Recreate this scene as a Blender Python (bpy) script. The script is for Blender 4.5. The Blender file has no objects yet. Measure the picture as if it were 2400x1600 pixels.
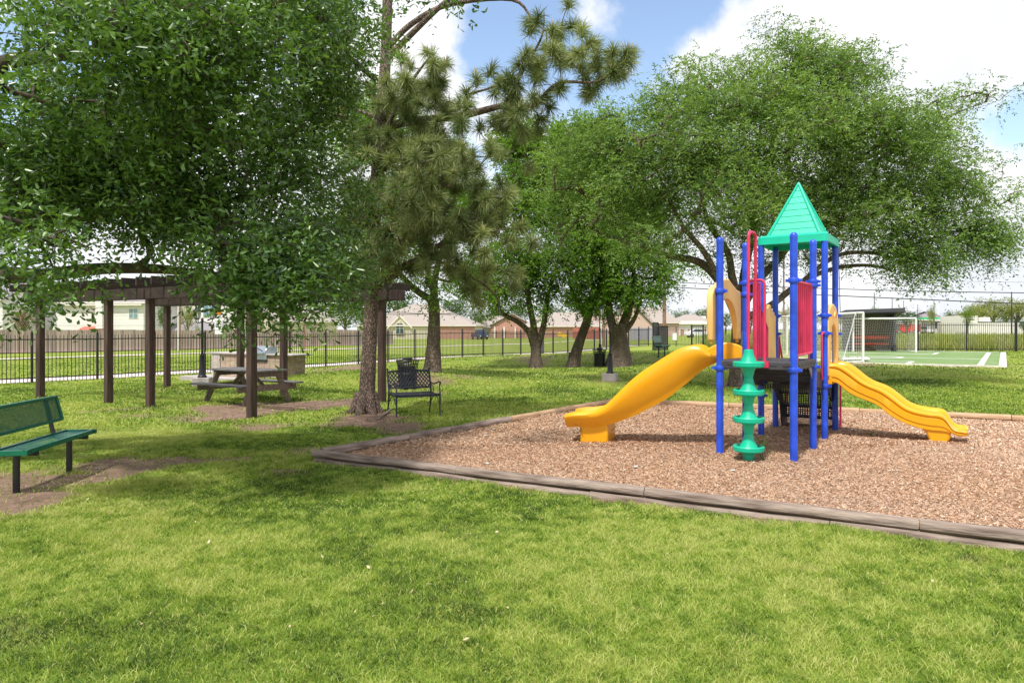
import bpy, math, random
import numpy as np
from mathutils import Vector, Matrix
R=math.radians
rng=np.random.default_rng(7); random.seed(7)
scene=bpy.context.scene
COL=scene.collection
# ---------------------------------------------------------------- camera, sky, sun
F=1600.0; HZ=772.0; EYE=1.6
cam=bpy.data.cameras.new('camera'); camo=bpy.data.objects.new('camera',cam); COL.objects.link(camo)
camo.location=(0,0,EYE); camo.rotation_euler=(R(90),0,0)
cam.sensor_width=36; cam.lens=36*F/2400; cam.shift_y=-(800-HZ)/2400; cam.clip_end=3000; cam.clip_start=0.05
scene.camera=camo
SUN=Vector((-0.22,-0.42,0.88)).normalized()
sl=bpy.data.lights.new('sun','SUN'); so=bpy.data.objects.new('sun',sl); COL.objects.link(so)
sl.energy=3.5; sl.angle=R(3.5); sl.color=(1.0,0.955,0.88)
so.rotation_euler=(-SUN).to_track_quat('-Z','Y').to_euler()
w=bpy.data.worlds.new('World'); scene.world=w; w.use_nodes=True
nt=w.node_tree; N=nt.nodes; L=nt.links; N.clear()
out=N.new('ShaderNodeOutputWorld'); bg=N.new('ShaderNodeBackground'); L.new(bg.outputs[0],out.inputs[0])
bg.inputs[1].default_value=0.15
sky=N.new('ShaderNodeTexSky'); sky.sky_type='NISHITA'; sky.sun_disc=False
sky.sun_elevation=math.asin(SUN.z); sky.sun_rotation=math.atan2(SUN.x,SUN.y)
sky.air_density=1.0; sky.dust_density=0.6; sky.ozone_density=1.5
tc=N.new('ShaderNodeTexCoord')
def vdir(px,py):
    return Vector(((px-1200)/F,1,(HZ-py)/F)).normalized()
def wn(t,**k):
    n=N.new(t)
    for a,b in k.items(): setattr(n,a,b)
    return n
def wmath(op,a,b=None,c=None):
    n=wn('ShaderNodeMath',operation=op)
    for i,x in enumerate((a,b,c)):
        if x is None: continue
        if isinstance(x,(int,float)): n.inputs[i].default_value=x
        else: L.new(x,n.inputs[i])
    return n.outputs[0]
nz=wn('ShaderNodeTexNoise'); nz.inputs['Scale'].default_value=7; nz.inputs['Detail'].default_value=7; nz.inputs['Roughness'].default_value=0.55
L.new(tc.outputs['Generated'],nz.inputs['Vector'])
fac=None
for px,py,rad,sy in ((1540,-30,0.16,1.25),(1290,150,0.15,1.0),(2390,290,0.05,1.3),(40,150,0.12,1.0),(600,-300,0.2,1.0),(1450,-500,0.3,1.0)):
    d=vdir(px,py)
    s=wn('ShaderNodeVectorMath',operation='SUBTRACT'); L.new(tc.outputs['Generated'],s.inputs[0]); s.inputs[1].default_value=d
    m=wn('ShaderNodeVectorMath',operation='MULTIPLY'); L.new(s.outputs[0],m.inputs[0]); m.inputs[1].default_value=(1/rad,1/rad,sy/rad)
    ln=wn('ShaderNodeVectorMath',operation='LENGTH'); L.new(m.outputs[0],ln.inputs[0])
    v=wmath('SUBTRACT',1.0,ln.outputs['Value'])
    fac=v if fac is None else wmath('MAXIMUM',fac,v)
nn=wmath('MULTIPLY',wmath('SUBTRACT',nz.outputs['Fac'],0.5),3.6)
fac=wmath('ADD',fac,nn)
mr=wn('ShaderNodeMapRange',interpolation_type='SMOOTHSTEP'); L.new(fac,mr.inputs['Value'])
mr.inputs['From Min'].default_value=-0.25; mr.inputs['From Max'].default_value=0.45
nz2=wn('ShaderNodeTexNoise'); nz2.inputs['Scale'].default_value=4; nz2.inputs['Detail'].default_value=5
L.new(tc.outputs['Generated'],nz2.inputs['Vector'])
cr=wn('ShaderNodeValToRGB'); cr.color_ramp.elements[0].position=0.35; cr.color_ramp.elements[1].position=0.62
cr.color_ramp.elements[0].color=(4.3,4.5,4.9,1); cr.color_ramp.elements[1].color=(5.6,5.6,5.7,1)
L.new(nz2.outputs['Fac'],cr.inputs[0])
skm=wn('ShaderNodeMix',data_type='RGBA',blend_type='MULTIPLY'); skm.inputs[0].default_value=1
L.new(sky.outputs[0],skm.inputs[6]); skm.inputs[7].default_value=(1.4,1.3,1.2,1)
mx=wn('ShaderNodeMix',data_type='RGBA'); L.new(mr.outputs[0],mx.inputs[0]); L.new(cr.outputs[0],mx.inputs[6]); L.new(skm.outputs[2],mx.inputs[7])
L.new(mx.outputs[2],bg.inputs[0])
vs=scene.view_settings; vs.view_transform='Standard'; vs.look='None'; vs.gamma=1; vs.exposure=0.5
scene.cycles.max_bounces=6; scene.cycles.transparent_max_bounces=12

# ---------------------------------------------------------------- helpers
def gp(px,py,z=-0.06):
    Y=F*(EYE-z)/(py-HZ); return Vector(((px-1200)/F*Y,Y,z))
def ap(px,py,Y):
    return Vector(((px-1200)/F*Y,Y,EYE-(py-HZ)*Y/F))
U=Vector((0.826,-0.563,0)); V=Vector((0.563,0.826,0)); Nn=Vector((-0.826,0.563,0))
def lerp(a,b,t): return a+(b-a)*t
def link(o,parent=None):
    COL.objects.link(o)
    if parent is not None: o.parent=parent
    return o
def tag(o,label=None,cat=None,group=None,kind=None):
    if label: o['label']=label
    if cat: o['category']=cat
    if group: o['group']=group
    if kind: o['kind']=kind
    return o
def thing(name,label,cat,loc=(0,0,0),rz=0,group=None):
    o=bpy.data.objects.new(name,None); link(o); o.location=loc; o.rotation_euler=(0,0,rz); o.empty_display_size=0.2
    return tag(o,label,cat,group)
def copy_tree(o,parent=None):
    c=o.copy(); link(c); 
    if parent is not None: c.parent=parent
    for ch in list(o.children): copy_tree(ch,c)
    return c
def frame(d,up=None):
    d=Vector(d).normalized(); up=Vector(up) if up is not None else Vector((0,0,1))
    if abs(d.dot(up))>0.98: up=Vector((0,1,0)) if abs(d.y)<.9 else Vector((1,0,0))
    s=d.cross(up).normalized(); u=s.cross(d).normalized()
    return d,s,u
class MB:
    def __init__(s): s.v=[]; s.f=[]
    def add(s,vs,fs):
        o=len(s.v); s.v+= [tuple(x) for x in vs]; s.f+=[tuple(i+o for i in f) for f in fs]; return s
    def box(s,c,size,rz=0,M=None):
        c=Vector(c); sx,sy,sz=[a/2 for a in size]
        m=M if M else Matrix.Rotation(rz,3,'Z')
        vs=[c+m@Vector((x*sx,y*sy,z*sz)) for z in(-1,1) for y in(-1,1) for x in(-1,1)]
        return s.add(vs,[(0,2,3,1),(4,5,7,6),(0,1,5,4),(2,6,7,3),(0,4,6,2),(1,3,7,5)])
    def b2(s,p,q):
        return s.box([(a+b)/2 for a,b in zip(p,q)],[abs(a-b) for a,b in zip(p,q)])
    def beam(s,a,b,w,h,up=None):
        a=Vector(a);b=Vector(b); d,sd,u=frame(b-a,up)
        vs=[p+sd*x*w/2+u*y*h/2 for p in(a,b) for x,y in((-1,-1),(1,-1),(1,1),(-1,1))]
        return s.add(vs,[(3,2,1,0),(4,5,6,7),(0,1,5,4),(1,2,6,5),(2,3,7,6),(3,0,4,7)])
    def tube(s,pts,r,n=8,caps=True):
        pts=[Vector(p) for p in pts]; k=len(pts); rs=r if hasattr(r,'__len__') else [r]*k
        o=len(s.v); up=None
        for i,p in enumerate(pts):
            d=(pts[min(i+1,k-1)]-pts[max(i-1,0)])
            if d.length<1e-9: d=Vector((0,0,1))
            d.normalize()
            if up is None:
                _,sd,up=frame(d)
            sd=d.cross(up)
            if sd.length<1e-5: _,sd,up=frame(d)
            sd.normalize(); up=sd.cross(d).normalized()
            for j in range(n):
                a=2*math.pi*j/n; s.v.append(tuple(p+(sd*math.cos(a)+up*math.sin(a))*rs[i]))
        for i in range(k-1):
            for j in range(n):
                a=o+i*n+j; b=o+i*n+(j+1)%n; s.f.append((a,b,b+n,a+n))
        if caps:
            s.f.append(tuple(o+j for j in range(n))[::-1]); s.f.append(tuple(o+(k-1)*n+j for j in range(n)))
        return s
    def lathe(s,prof,c=(0,0,0),n=16,sx=1,sy=1):
        o=len(s.v); cx,cy,cz=c
        for r,z in prof:
            for j in range(n):
                a=2*math.pi*j/n; s.v.append((cx+r*math.cos(a)*sx,cy+r*math.sin(a)*sy,cz+z))
        for i in range(len(prof)-1):
            for j in range(n):
                a=o+i*n+j; b=o+i*n+(j+1)%n; s.f.append((a,b,b+n,a+n))
        s.f.append(tuple(o+j for j in range(n))[::-1]); s.f.append(tuple(o+(len(prof)-1)*n+j for j in range(n)))
        return s
    def ext(s,poly,vec):
        n=len(poly); poly=[Vector(p) for p in poly]; vec=Vector(vec)
        return s.add(poly+[p+vec for p in poly],[tuple(range(n))[::-1],tuple(range(n,2*n))]+[(i,(i+1)%n,(i+1)%n+n,i+n) for i in range(n)])
    def ring(s,outer,inner,vec):
        # frame between two same-length loops, extruded
        n=len(outer); vec=Vector(vec); O=[Vector(p) for p in outer]; I=[Vector(p) for p in inner]
        vs=O+I+[p+vec for p in O]+[p+vec for p in I]; fs=[]
        for i in range(n):
            j=(i+1)%n
            fs+=[(i,j,n+j,n+i),(2*n+i,3*n+i,3*n+j,2*n+j),(i,2*n+i,2*n+j,j),(n+i,n+j,3*n+j,3*n+i)]
        return s.add(vs,fs)
    def sweep(s,rings,closed=True,caps=True):
        o=len(s.v); n=len(rings[0])
        for r in rings: s.v+=[tuple(p) for p in r]
        for i in range(len(rings)-1):
            for j in range(n if closed else n-1):
                a=o+i*n+j; b=o+i*n+(j+1)%n; s.f.append((a,b,b+n,a+n))
        if caps:
            s.f.append(tuple(o+j for j in range(n))[::-1]); s.f.append(tuple(o+(len(rings)-1)*n+j for j in range(n)))
        return s
    def build(s,name,m,parent=None,world=False,smooth=False,bevel=0,loc=None,ang=35,label=None):
        me=bpy.data.meshes.new(name)
        vs=s.v
        off=None
        if world and parent is not None: off=parent.location
        if loc is not None: off=Vector(loc)
        if off is not None: vs=[(a-off[0],b-off[1],c-off[2]) for a,b,c in vs]
        me.from_pydata(vs,[],s.f); me.validate(); 
        if m is not None: me.materials.append(m)
        o=bpy.data.objects.new(name,me); link(o,parent)
        if loc is not None: o.location=loc
        import bmesh
        bm=bmesh.new(); bm.from_mesh(me); bmesh.ops.recalc_face_normals(bm,faces=bm.faces)
        if smooth:
            for f in bm.faces: f.smooth=True
            for e in bm.edges:
                if len(e.link_faces)==2 and e.calc_face_angle(0)>R(ang): e.smooth=False
        bm.to_mesh(me); bm.free()
        if bevel:
            b=o.modifiers.new('bevel','BEVEL'); b.width=bevel; b.segments=2; b.limit_method='ANGLE'; b.angle_limit=R(40)
        if label: o['label']=label
        return o
def bulk(name,verts,nper,m,parent=None,attr=None,faces=None,loc=None,smooth=False):
    """verts (K,nper,3); faces: list of index tuples within one element"""
    K=len(verts); me=bpy.data.meshes.new(name)
    v=np.asarray(verts,dtype=np.float32).reshape(-1,3)
    if loc is not None: v=v-np.asarray(loc,dtype=np.float32)
    me.vertices.add(len(v)); me.vertices.foreach_set('co',v.ravel())
    faces=faces or [tuple(range(nper))]
    base=(np.arange(K)*nper)[:,None]
    allv=np.concatenate([base+np.array(f)[None,:] for f in faces],axis=1).ravel()
    tot=np.tile([len(f) for f in faces],K); st=np.concatenate([[0],np.cumsum(tot)[:-1]])
    me.loops.add(len(allv)); me.loops.foreach_set('vertex_index',allv.astype(np.int32))
    me.polygons.add(len(tot)); me.polygons.foreach_set('loop_start',st.astype(np.int32)); me.polygons.foreach_set('loop_total',tot.astype(np.int32))
    if smooth: me.polygons.foreach_set('use_smooth',np.ones(len(tot),dtype=bool))
    me.update(calc_edges=True)
    if attr is not None:
        a=me.attributes.new('tint','FLOAT','POINT'); a.data.foreach_set('value',np.repeat(np.asarray(attr,dtype=np.float32),nper))
    me.materials.append(m)
    o=bpy.data.objects.new(name,me); link(o,parent)
    if loc is not None and parent is None: o.location=loc
    return o
# ---------------------------------------------------------------- materials
def mk(name):
    m=bpy.data.materials.new(name); m.use_nodes=True; t=m.node_tree
    b=t.nodes['Principled BSDF']; return m,t,t.nodes,t.links,b
def mat(name,col,rough=0.6,metal=0,var=0.12,scale=6,bump=0.0,bscale=None,col2=None,stretch=(1,1,1),spec=None,thr=(0.35,0.65),coord='Object',rvar=0.1):
    m,t,n,l,b=mk(name)
    tc=n.new('ShaderNodeTexCoord'); mp=n.new('ShaderNodeMapping'); mp.inputs['Scale'].default_value=stretch
    l.new(tc.outputs[coord],mp.inputs[0])
    nz=n.new('ShaderNodeTexNoise'); nz.inputs['Scale'].default_value=scale; nz.inputs['Detail'].default_value=6; l.new(mp.outputs[0],nz.inputs['Vector'])
    cr=n.new('ShaderNodeValToRGB'); cr.color_ramp.elements[0].position=thr[0]; cr.color_ramp.elements[1].position=thr[1]
    c=tuple(col); c2=tuple(col2) if col2 else tuple(min(1,x*(1+var)) for x in c)
    c1=c if col2 else tuple(x*(1-var) for x in c)
    cr.color_ramp.elements[0].color=(*c1,1); cr.color_ramp.elements[1].color=(*c2,1)
    l.new(nz.outputs['Fac'],cr.inputs[0]); l.new(cr.outputs[0],b.inputs['Base Color'])
    b.inputs['Roughness'].default_value=rough; b.inputs['Metallic'].default_value=metal
    if spec is not None: b.inputs['Specular IOR Level'].default_value=spec
    if rvar:
        mr=n.new('ShaderNodeMapRange'); mr.inputs['To Min'].default_value=max(0,rough-rvar); mr.inputs['To Max'].default_value=min(1,rough+rvar)
        n3=n.new('ShaderNodeTexNoise'); n3.inputs['Scale'].default_value=scale*2.3; l.new(mp.outputs[0],n3.inputs['Vector']); l.new(n3.outputs['Fac'],mr.inputs[0]); l.new(mr.outputs[0],b.inputs['Roughness'])
    if bump:
        n2=n.new('ShaderNodeTexNoise'); n2.inputs['Scale'].default_value=bscale or scale*4; n2.inputs['Detail'].default_value=5; l.new(mp.outputs[0],n2.inputs['Vector'])
        bp=n.new('ShaderNodeBump'); bp.inputs['Strength'].default_value=bump; bp.inputs['Distance'].default_value=0.02; l.new(n2.outputs['Fac'],bp.inputs['Height']); l.new(bp.outputs[0],b.inputs['Normal'])
    return m
def leafmat(name,dark,light,rough=0.45,trans=0.3,spec=0.5,ty=(1.2,1.25,0.5)):
    m,t,n,l,b=mk(name)
    at=n.new('ShaderNodeAttribute'); at.attribute_name='tint'
    cr=n.new('ShaderNodeValToRGB'); cr.color_ramp.elements[0].color=(*dark,1); cr.color_ramp.elements[1].color=(*light,1)
    l.new(at.outputs['Fac'],cr.inputs[0]); l.new(cr.outputs[0],b.inputs['Base Color']); b.inputs['Roughness'].default_value=rough
    b.inputs['Specular IOR Level'].default_value=spec
    tr=n.new('ShaderNodeBsdfTranslucent'); mu=n.new('ShaderNodeMix'); mu.data_type='RGBA'; mu.blend_type='MULTIPLY'; mu.inputs[0].default_value=1
    l.new(cr.outputs[0],mu.inputs[6]); mu.inputs[7].default_value=(*ty,1); l.new(mu.outputs[2],tr.inputs[0])
    mx=n.new('ShaderNodeMixShader'); mx.inputs[0].default_value=trans; l.new(b.outputs[0],mx.inputs[1]); l.new(tr.outputs[0],mx.inputs[2])
    l.new(mx.outputs[0],n['Material Output'].inputs[0]); return m
def grid_mat(name,col,rough,period,hole,axes=(0,1),diamond=False,hole_asp=1.0):
    """painted sheet with a regular pattern of real see-through holes"""
    m,t,n,l,b=mk(name); b.inputs['Base Color'].default_value=(*col,1); b.inputs['Roughness'].default_value=rough
    tc=n.new('ShaderNodeTexCoord'); sp=n.new('ShaderNodeSeparateXYZ'); l.new(tc.outputs['Object'],sp.inputs[0])
    def M(op,a,b_=None):
        k=n.new('ShaderNodeMath'); k.operation=op
        for i,x in enumerate((a,b_)):
            if x is None: continue
            if isinstance(x,(int,float)): k.inputs[i].default_value=x
            else: l.new(x,k.inputs[i])
        return k.outputs[0]
    a=sp.outputs[axes[0]]; c=sp.outputs[axes[1]]
    if diamond:
        a,c=M('ADD',a,M('MULTIPLY',c,hole_asp)),M('SUBTRACT',a,M('MULTIPLY',c,hole_asp))
    u=M('SUBTRACT',M('FRACT',M('DIVIDE',a,period)),0.5); v=M('SUBTRACT',M('FRACT',M('DIVIDE',c,period)),0.5)
    if diamond: d=M('MAXIMUM',M('ABSOLUTE',u),M('ABSOLUTE',v))
    else: d=M('SQRT',M('ADD',M('MULTIPLY',u,u),M('MULTIPLY',v,v)))
    h=M('LESS_THAN',d,hole)
    tr=n.new('ShaderNodeBsdfTransparent'); mx=n.new('ShaderNodeMixShader'); l.new(h,mx.inputs[0]); l.new(b.outputs[0],mx.inputs[1]); l.new(tr.outputs[0],mx.inputs[2])
    l.new(mx.outputs[0],n['Material Output'].inputs[0]); return m
def brick_mat(name,c1,c2,mortar,scale=1.0,bw=0.22,rh=0.075,bump=0.3,ms=0.01):
    m,t,n,l,b=mk(name); tc=n.new('ShaderNodeTexCoord'); sp=n.new('ShaderNodeSeparateXYZ'); l.new(tc.outputs['Object'],sp.inputs[0])
    ad=n.new('ShaderNodeMath'); ad.operation='ADD'; l.new(sp.outputs[0],ad.inputs[0]); l.new(sp.outputs[1],ad.inputs[1])
    cb=n.new('ShaderNodeCombineXYZ'); l.new(ad.outputs[0],cb.inputs[0]); l.new(sp.outputs[2],cb.inputs[1])
    br=n.new('ShaderNodeTexBrick'); l.new(cb.outputs[0],br.inputs['Vector']); br.inputs['Scale'].default_value=scale
    br.inputs['Color1'].default_value=(*c1,1); br.inputs['Color2'].default_value=(*c2,1); br.inputs['Mortar'].default_value=(*mortar,1)
    br.inputs['Brick Width'].default_value=bw; br.inputs['Row Height'].default_value=rh; br.inputs['Mortar Size'].default_value=ms
    nz=n.new('ShaderNodeTexNoise'); nz.inputs['Scale'].default_value=9; nz.inputs['Detail'].default_value=5; l.new(tc.outputs['Object'],nz.inputs[0])
    mu=n.new('ShaderNodeMix'); mu.data_type='RGBA'; mu.blend_type='OVERLAY'; mu.inputs[0].default_value=0.5; l.new(br.outputs['Color'],mu.inputs[6]); l.new(nz.outputs['Color'],mu.inputs[7])
    hs=n.new('ShaderNodeHueSaturation'); hs.inputs['Saturation'].default_value=0.9; l.new(mu.outputs[2],hs.inputs['Color'])
    l.new(hs.outputs[0],b.inputs['Base Color']); b.inputs['Roughness'].default_value=0.9
    bp=n.new('ShaderNodeBump'); bp.inputs['Strength'].default_value=bump; bp.inputs['Distance'].default_value=0.01; bp.invert=True; l.new(br.outputs['Fac'],bp.inputs['Height']); l.new(bp.outputs[0],b.inputs['Normal'])
    return m
def stripe_mat(name,col,dark,period,width=0.08,rough=0.6,vertical=False,bump=0.4,var=0.15):
    """siding boards / fence boards: thin dark joints, each board its own tone"""
    m,t,n,l,b=mk(name); tc=n.new('ShaderNodeTexCoord'); sp=n.new('ShaderNodeSeparateXYZ'); l.new(tc.outputs['Object'],sp.inputs[0])
    def M(op,a,b_=None):
        k=n.new('ShaderNodeMath'); k.operation=op
        for i,x in enumerate((a,b_)):
            if x is None: continue
            if isinstance(x,(int,float)): k.inputs[i].default_value=x
            else: l.new(x,k.inputs[i])
        return k.outputs[0]
    s=M('DIVIDE',sp.outputs[0] if vertical else sp.outputs[2],period)
    j=M('LESS_THAN',M('FRACT',s),width)
    wn_=n.new('ShaderNodeTexWhiteNoise'); wn_.noise_dimensions='1D'; l.new(M('FLOOR',s),wn_.inputs['W'])
    nz=n.new('ShaderNodeTexNoise'); nz.inputs['Scale'].default_value=3; nz.inputs['Detail'].default_value=6
    mp=n.new('ShaderNodeMapping'); mp.inputs['Scale'].default_value=(1,1,0.35) if vertical else (0.5,0.5,1); l.new(tc.outputs['Object'],mp.inputs[0]); l.new(mp.outputs[0],nz.inputs[0])
    f=M('MULTIPLY',M('ADD',wn_.outputs['Value'],nz.outputs['Fac']),0.5)
    cr=n.new('ShaderNodeValToRGB'); cr.color_ramp.elements[0].position=.2; cr.color_ramp.elements[1].position=.8
    cr.color_ramp.elements[0].color=(*[c*(1-var) for c in col],1); cr.color_ramp.elements[1].color=(*[min(1,c*(1+var)) for c in col],1); l.new(f,cr.inputs[0])
    mx=n.new('ShaderNodeMix'); mx.data_type='RGBA'; l.new(j,mx.inputs[0]); l.new(cr.outputs[0],mx.inputs[6]); mx.inputs[7].default_value=(*dark,1)
    l.new(mx.outputs[2],b.inputs['Base Color']); b.inputs['Roughness'].default_value=rough
    return m
M={}
M['blue']=mat('blue_paint',(0.018,0.075,0.60),0.34,0,0.22,7,0.03,60,spec=0.5)
M['yellow']=mat('yellow_plastic',(0.82,0.37,0.008),0.30,0,0.05,2,0.04,50)
M['tan']=mat('faded_yellow_plastic',(0.82,0.50,0.17),0.5,0,0.07,3,0.04,50)
M['green']=mat('green_plastic',(0.0,0.44,0.27),0.38,0,0.06,2,0.05,40)
M['green_roof']=mat('green_roof_plastic',(0.0,0.50,0.33),0.42,0,0.07,2,0.05,40)
M['red']=mat('red_paint',(0.62,0.028,0.105),0.4,0,0.14,5,0.03,60)
M['deck']=mat('deck_vinyl',(0.045,0.042,0.052),0.6,0,0.25,8,0.3,160)
M['perf']=grid_mat('perforated_deck',(0.035,0.033,0.04),0.5,0.03,0.26,(0,2))
M['litside']=mat('lit_side_panel',(0.30,0.27,0.28),0.6)  # pale grey paints sunlight on the outer faces of the dark step and stair sides
M['black']=mat('black_iron',(0.016,0.016,0.020),0.38,0,0.3,12,0.1,80)
M['blackblue']=mat('dark_cast_metal',(0.028,0.034,0.052),0.38,0.2,0.35,14,0.15,90)
M['benchgreen']=mat('green_vinyl_coat',(0.0,0.13,0.075),0.3,0,0.1,6)
M['meshgreen']=grid_mat('green_expanded_mesh',(0.0,0.13,0.078),0.35,0.026,0.33,(0,1),True,2.2)
M['white']=mat('white_paint',(0.8,0.8,0.8),0.5,0,0.06,4)
M['concrete']=mat('concrete',(0.42,0.38,0.37),0.9,0,0.14,3,0.3,40)
M['walk']=mat('walk_concrete',(0.62,0.53,0.50),0.9,0,0.1,1.5,0.2,30)
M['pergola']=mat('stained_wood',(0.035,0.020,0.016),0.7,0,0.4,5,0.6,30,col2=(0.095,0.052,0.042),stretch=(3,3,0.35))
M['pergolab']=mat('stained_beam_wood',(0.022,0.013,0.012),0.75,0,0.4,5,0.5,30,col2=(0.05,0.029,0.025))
M['oldwood']=mat('weathered_wood',(0.13,0.105,0.085),0.85,0,0.3,7,0.5,40,col2=(0.29,0.22,0.17),stretch=(0.4,3,3))
M['oldtop']=mat('grey_board_wood',(0.10,0.10,0.105),0.8,0,0.3,7,0.5,40,col2=(0.19,0.18,0.18),stretch=(0.4,3,3))
def barkmat(name,crack,c1,c2,sc,zs=.28):
    m,t,n,l,b=mk(name); tc=n.new('ShaderNodeTexCoord'); mp=n.new('ShaderNodeMapping'); mp.inputs['Scale'].default_value=(1,1,zs); l.new(tc.outputs['Object'],mp.inputs[0])
    nz=n.new('ShaderNodeTexNoise'); nz.inputs['Scale'].default_value=5; nz.inputs['Detail'].default_value=7; l.new(mp.outputs[0],nz.inputs[0])
    wv=n.new('ShaderNodeMix'); wv.data_type='RGBA'; wv.blend_type='ADD'; wv.inputs[0].default_value=.12; l.new(mp.outputs[0],wv.inputs[6]); l.new(nz.outputs['Color'],wv.inputs[7])
    vo=n.new('ShaderNodeTexVoronoi'); vo.feature='DISTANCE_TO_EDGE'; vo.inputs['Scale'].default_value=sc; l.new(wv.outputs[2],vo.inputs['Vector'])
    cr=n.new('ShaderNodeValToRGB'); cr.color_ramp.elements[0].color=(*c1,1); cr.color_ramp.elements[1].color=(*c2,1); cr.color_ramp.elements[0].position=.35; cr.color_ramp.elements[1].position=.65; l.new(nz.outputs['Fac'],cr.inputs[0])
    mr=n.new('ShaderNodeMapRange'); mr.inputs['From Max'].default_value=.16; l.new(vo.outputs['Distance'],mr.inputs['Value'])
    mx=n.new('ShaderNodeMix'); mx.data_type='RGBA'; l.new(mr.outputs[0],mx.inputs[0]); mx.inputs[6].default_value=(*crack,1); l.new(cr.outputs[0],mx.inputs[7]); l.new(mx.outputs[2],b.inputs['Base Color'])
    b.inputs['Roughness'].default_value=.95
    bp=n.new('ShaderNodeBump'); bp.inputs['Strength'].default_value=1; bp.inputs['Distance'].default_value=.03; l.new(mr.outputs[0],bp.inputs['Height']); l.new(bp.outputs[0],b.inputs['Normal']); return m
M['bark']=barkmat('brown_bark',(0.11,0.078,0.064),(0.155,0.112,0.092),(0.30,0.215,0.17),30,.38)
M['barkd']=barkmat('grey_bark',(0.085,0.062,0.05),(0.14,0.104,0.082),(0.28,0.21,0.165),26,.3)
M['barkl']=mat('limb_bark',(0.045,0.035,0.028),0.95,0,0.3,8,0.8,24,col2=(0.11,0.08,0.065),stretch=(1,1,1))
M['deadtwig']=mat('dead_twig',(0.33,0.2,0.15),0.9)
M['stone']=brick_mat('stacked_stone',(0.62,0.46,0.34),(0.42,0.29,0.21),(0.2,0.14,0.10),1,0.16,0.035,0.8,0.006)
M['stonel']=brick_mat('pale_stacked_stone',(0.62,0.56,0.52),(0.46,0.40,0.36),(0.3,0.25,0.22),1,0.14,0.035,0.8,0.006)
M['steel']=mat('brushed_steel',(0.42,0.47,0.53),0.3,0.85,0.1,5,0.0)
M['brick']=brick_mat('red_brick',(0.50,0.20,0.13),(0.40,0.15,0.10),(0.45,0.33,0.28))
M['brickp']=brick_mat('pale_brick',(0.55,0.36,0.30),(0.48,0.30,0.25),(0.5,0.42,0.38))
M['siding']=stripe_mat('white_siding',(0.74,0.72,0.70),(0.36,0.34,0.33),0.2,0.1)
M['cream']=mat('cream_wall',(0.58,0.52,0.41),0.85)
M['whitewall']=mat('white_wall',(0.72,0.69,0.67),0.85)
M['trim']=mat('white_trim',(0.7,0.66,0.6),0.6)
M['roofg']=mat('grey_shingles',(0.24,0.22,0.24),0.95,0,0.15,20)
M['rooft']=mat('tan_shingles',(0.33,0.285,0.26),0.95,0,0.12,20)
M['roofr']=mat('red_roof',(0.45,0.13,0.10),0.9,0,0.12,20)
M['roofd']=mat('dark_metal_roof',(0.06,0.06,0.075),0.5)
M['glass']=mat('window_glass',(0.05,0.08,0.09),0.08,0,0.2,2,spec=0.8)
M['winglass']=mat('teal_window',(0.16,0.27,0.30),0.12,0,0.2,2,spec=0.8)
M['rubber']=mat('rubber',(0.02,0.02,0.02),0.8)
M['carwhite']=mat('white_car_paint',(0.75,0.75,0.77),0.25,0,0.02)
M['carblue']=mat('dark_car_paint',(0.03,0.05,0.10),0.25,0,0.02)
M['carred']=mat('red_truck_paint',(0.60,0.02,0.02),0.3,0,0.05)
M['orange']=mat('sign_orange',(0.75,0.25,0.02),0.5,0,0.03)
M['yellows']=mat('sign_yellow',(0.85,0.50,0.02),0.5,0,0.03)
M['signblack']=mat('sign_black',(0.02,0.02,0.02),0.6)
M['pole']=mat('pole_wood',(0.20,0.10,0.075),0.9,0,0.2,5,col2=(0.30,0.17,0.13),stretch=(3,3,0.3))
M['canopyg']=mat('canopy_green',(0.02,0.55,0.20),0.4,0,0.03)
M['benchred']=mat('red_slats',(0.62,0.08,0.05),0.6,0,0.08)
M['net']=mat('net_cord',(0.72,0.70,0.68),0.8,0,0.05)
# ---------------------------------------------------------------- ground
def ss(a,b,x):
    t=np.clip((x-a)/(b-a),0,1); return t*t*(3-2*t)
MULCH=[(-2.47,8.64),(2.3,15.1),(9.8,11.75),(13.6,10.0),(8.27,2.78)]
def edge_dist(x,y,poly=MULCH):
    """signed distance, positive inside (poly is clockwise)"""
    d=None
    for i in range(len(poly)):
        a=poly[i]; b=poly[(i+1)%len(poly)]; ex,ey=b[0]-a[0],b[1]-a[1]; l=math.hypot(ex,ey)
        k=(ey*(x-a[0])-ex*(y-a[1]))/l
        d=k if d is None else np.minimum(d,k)
    return d
def Hraw(x,y):
    x=np.asarray(x,dtype=float); y=np.asarray(y,dtype=float)
    s=-0.826*x+0.563*y
    z=-0.06-0.2*ss(27,46,s)
    ys=np.maximum(y,1)
    z=z+0.27*ss(17,25,y)*ss(3,11,x)+0.5*ss(52,180,y)*ss(0.1,0.4,x/ys)
    for cx,cy,rx,ry,h in ((-4.6,21.2,3.2,1.9,0.38),(5.0,36.5,8,4.5,0.36),(-12,19.3,3,1.5,0.04),(-2.8,13.2,1.3,1.2,0.07),(9.5,30,5,3,0.1),(-2.7,22.9,1.8,1.6,0.1)):
        z=z+h*np.exp(-((x-cx)/rx)**2-((y-cy)/ry)**2)
    z=z+0.014*np.sin(x*1.3+y*0.7)*np.cos(y*1.1-x*.4)+0.01*np.sin(x*3.1-y*2.3)
    return z
def H(x,y):
    z=Hraw(x,y); d=edge_dist(np.asarray(x,dtype=float),np.asarray(y,dtype=float))
    return z+(np.minimum(z,-0.14)-z)*ss(-0.02,0.12,d)
def gz(x,y): return float(H(x,y))
def gpt(px,py,it=6):
    z=-0.06
    for _ in range(it):
        p=gp(px,py,z); z=gz(p.x,p.y)
    return gp(px,py,z)
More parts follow.
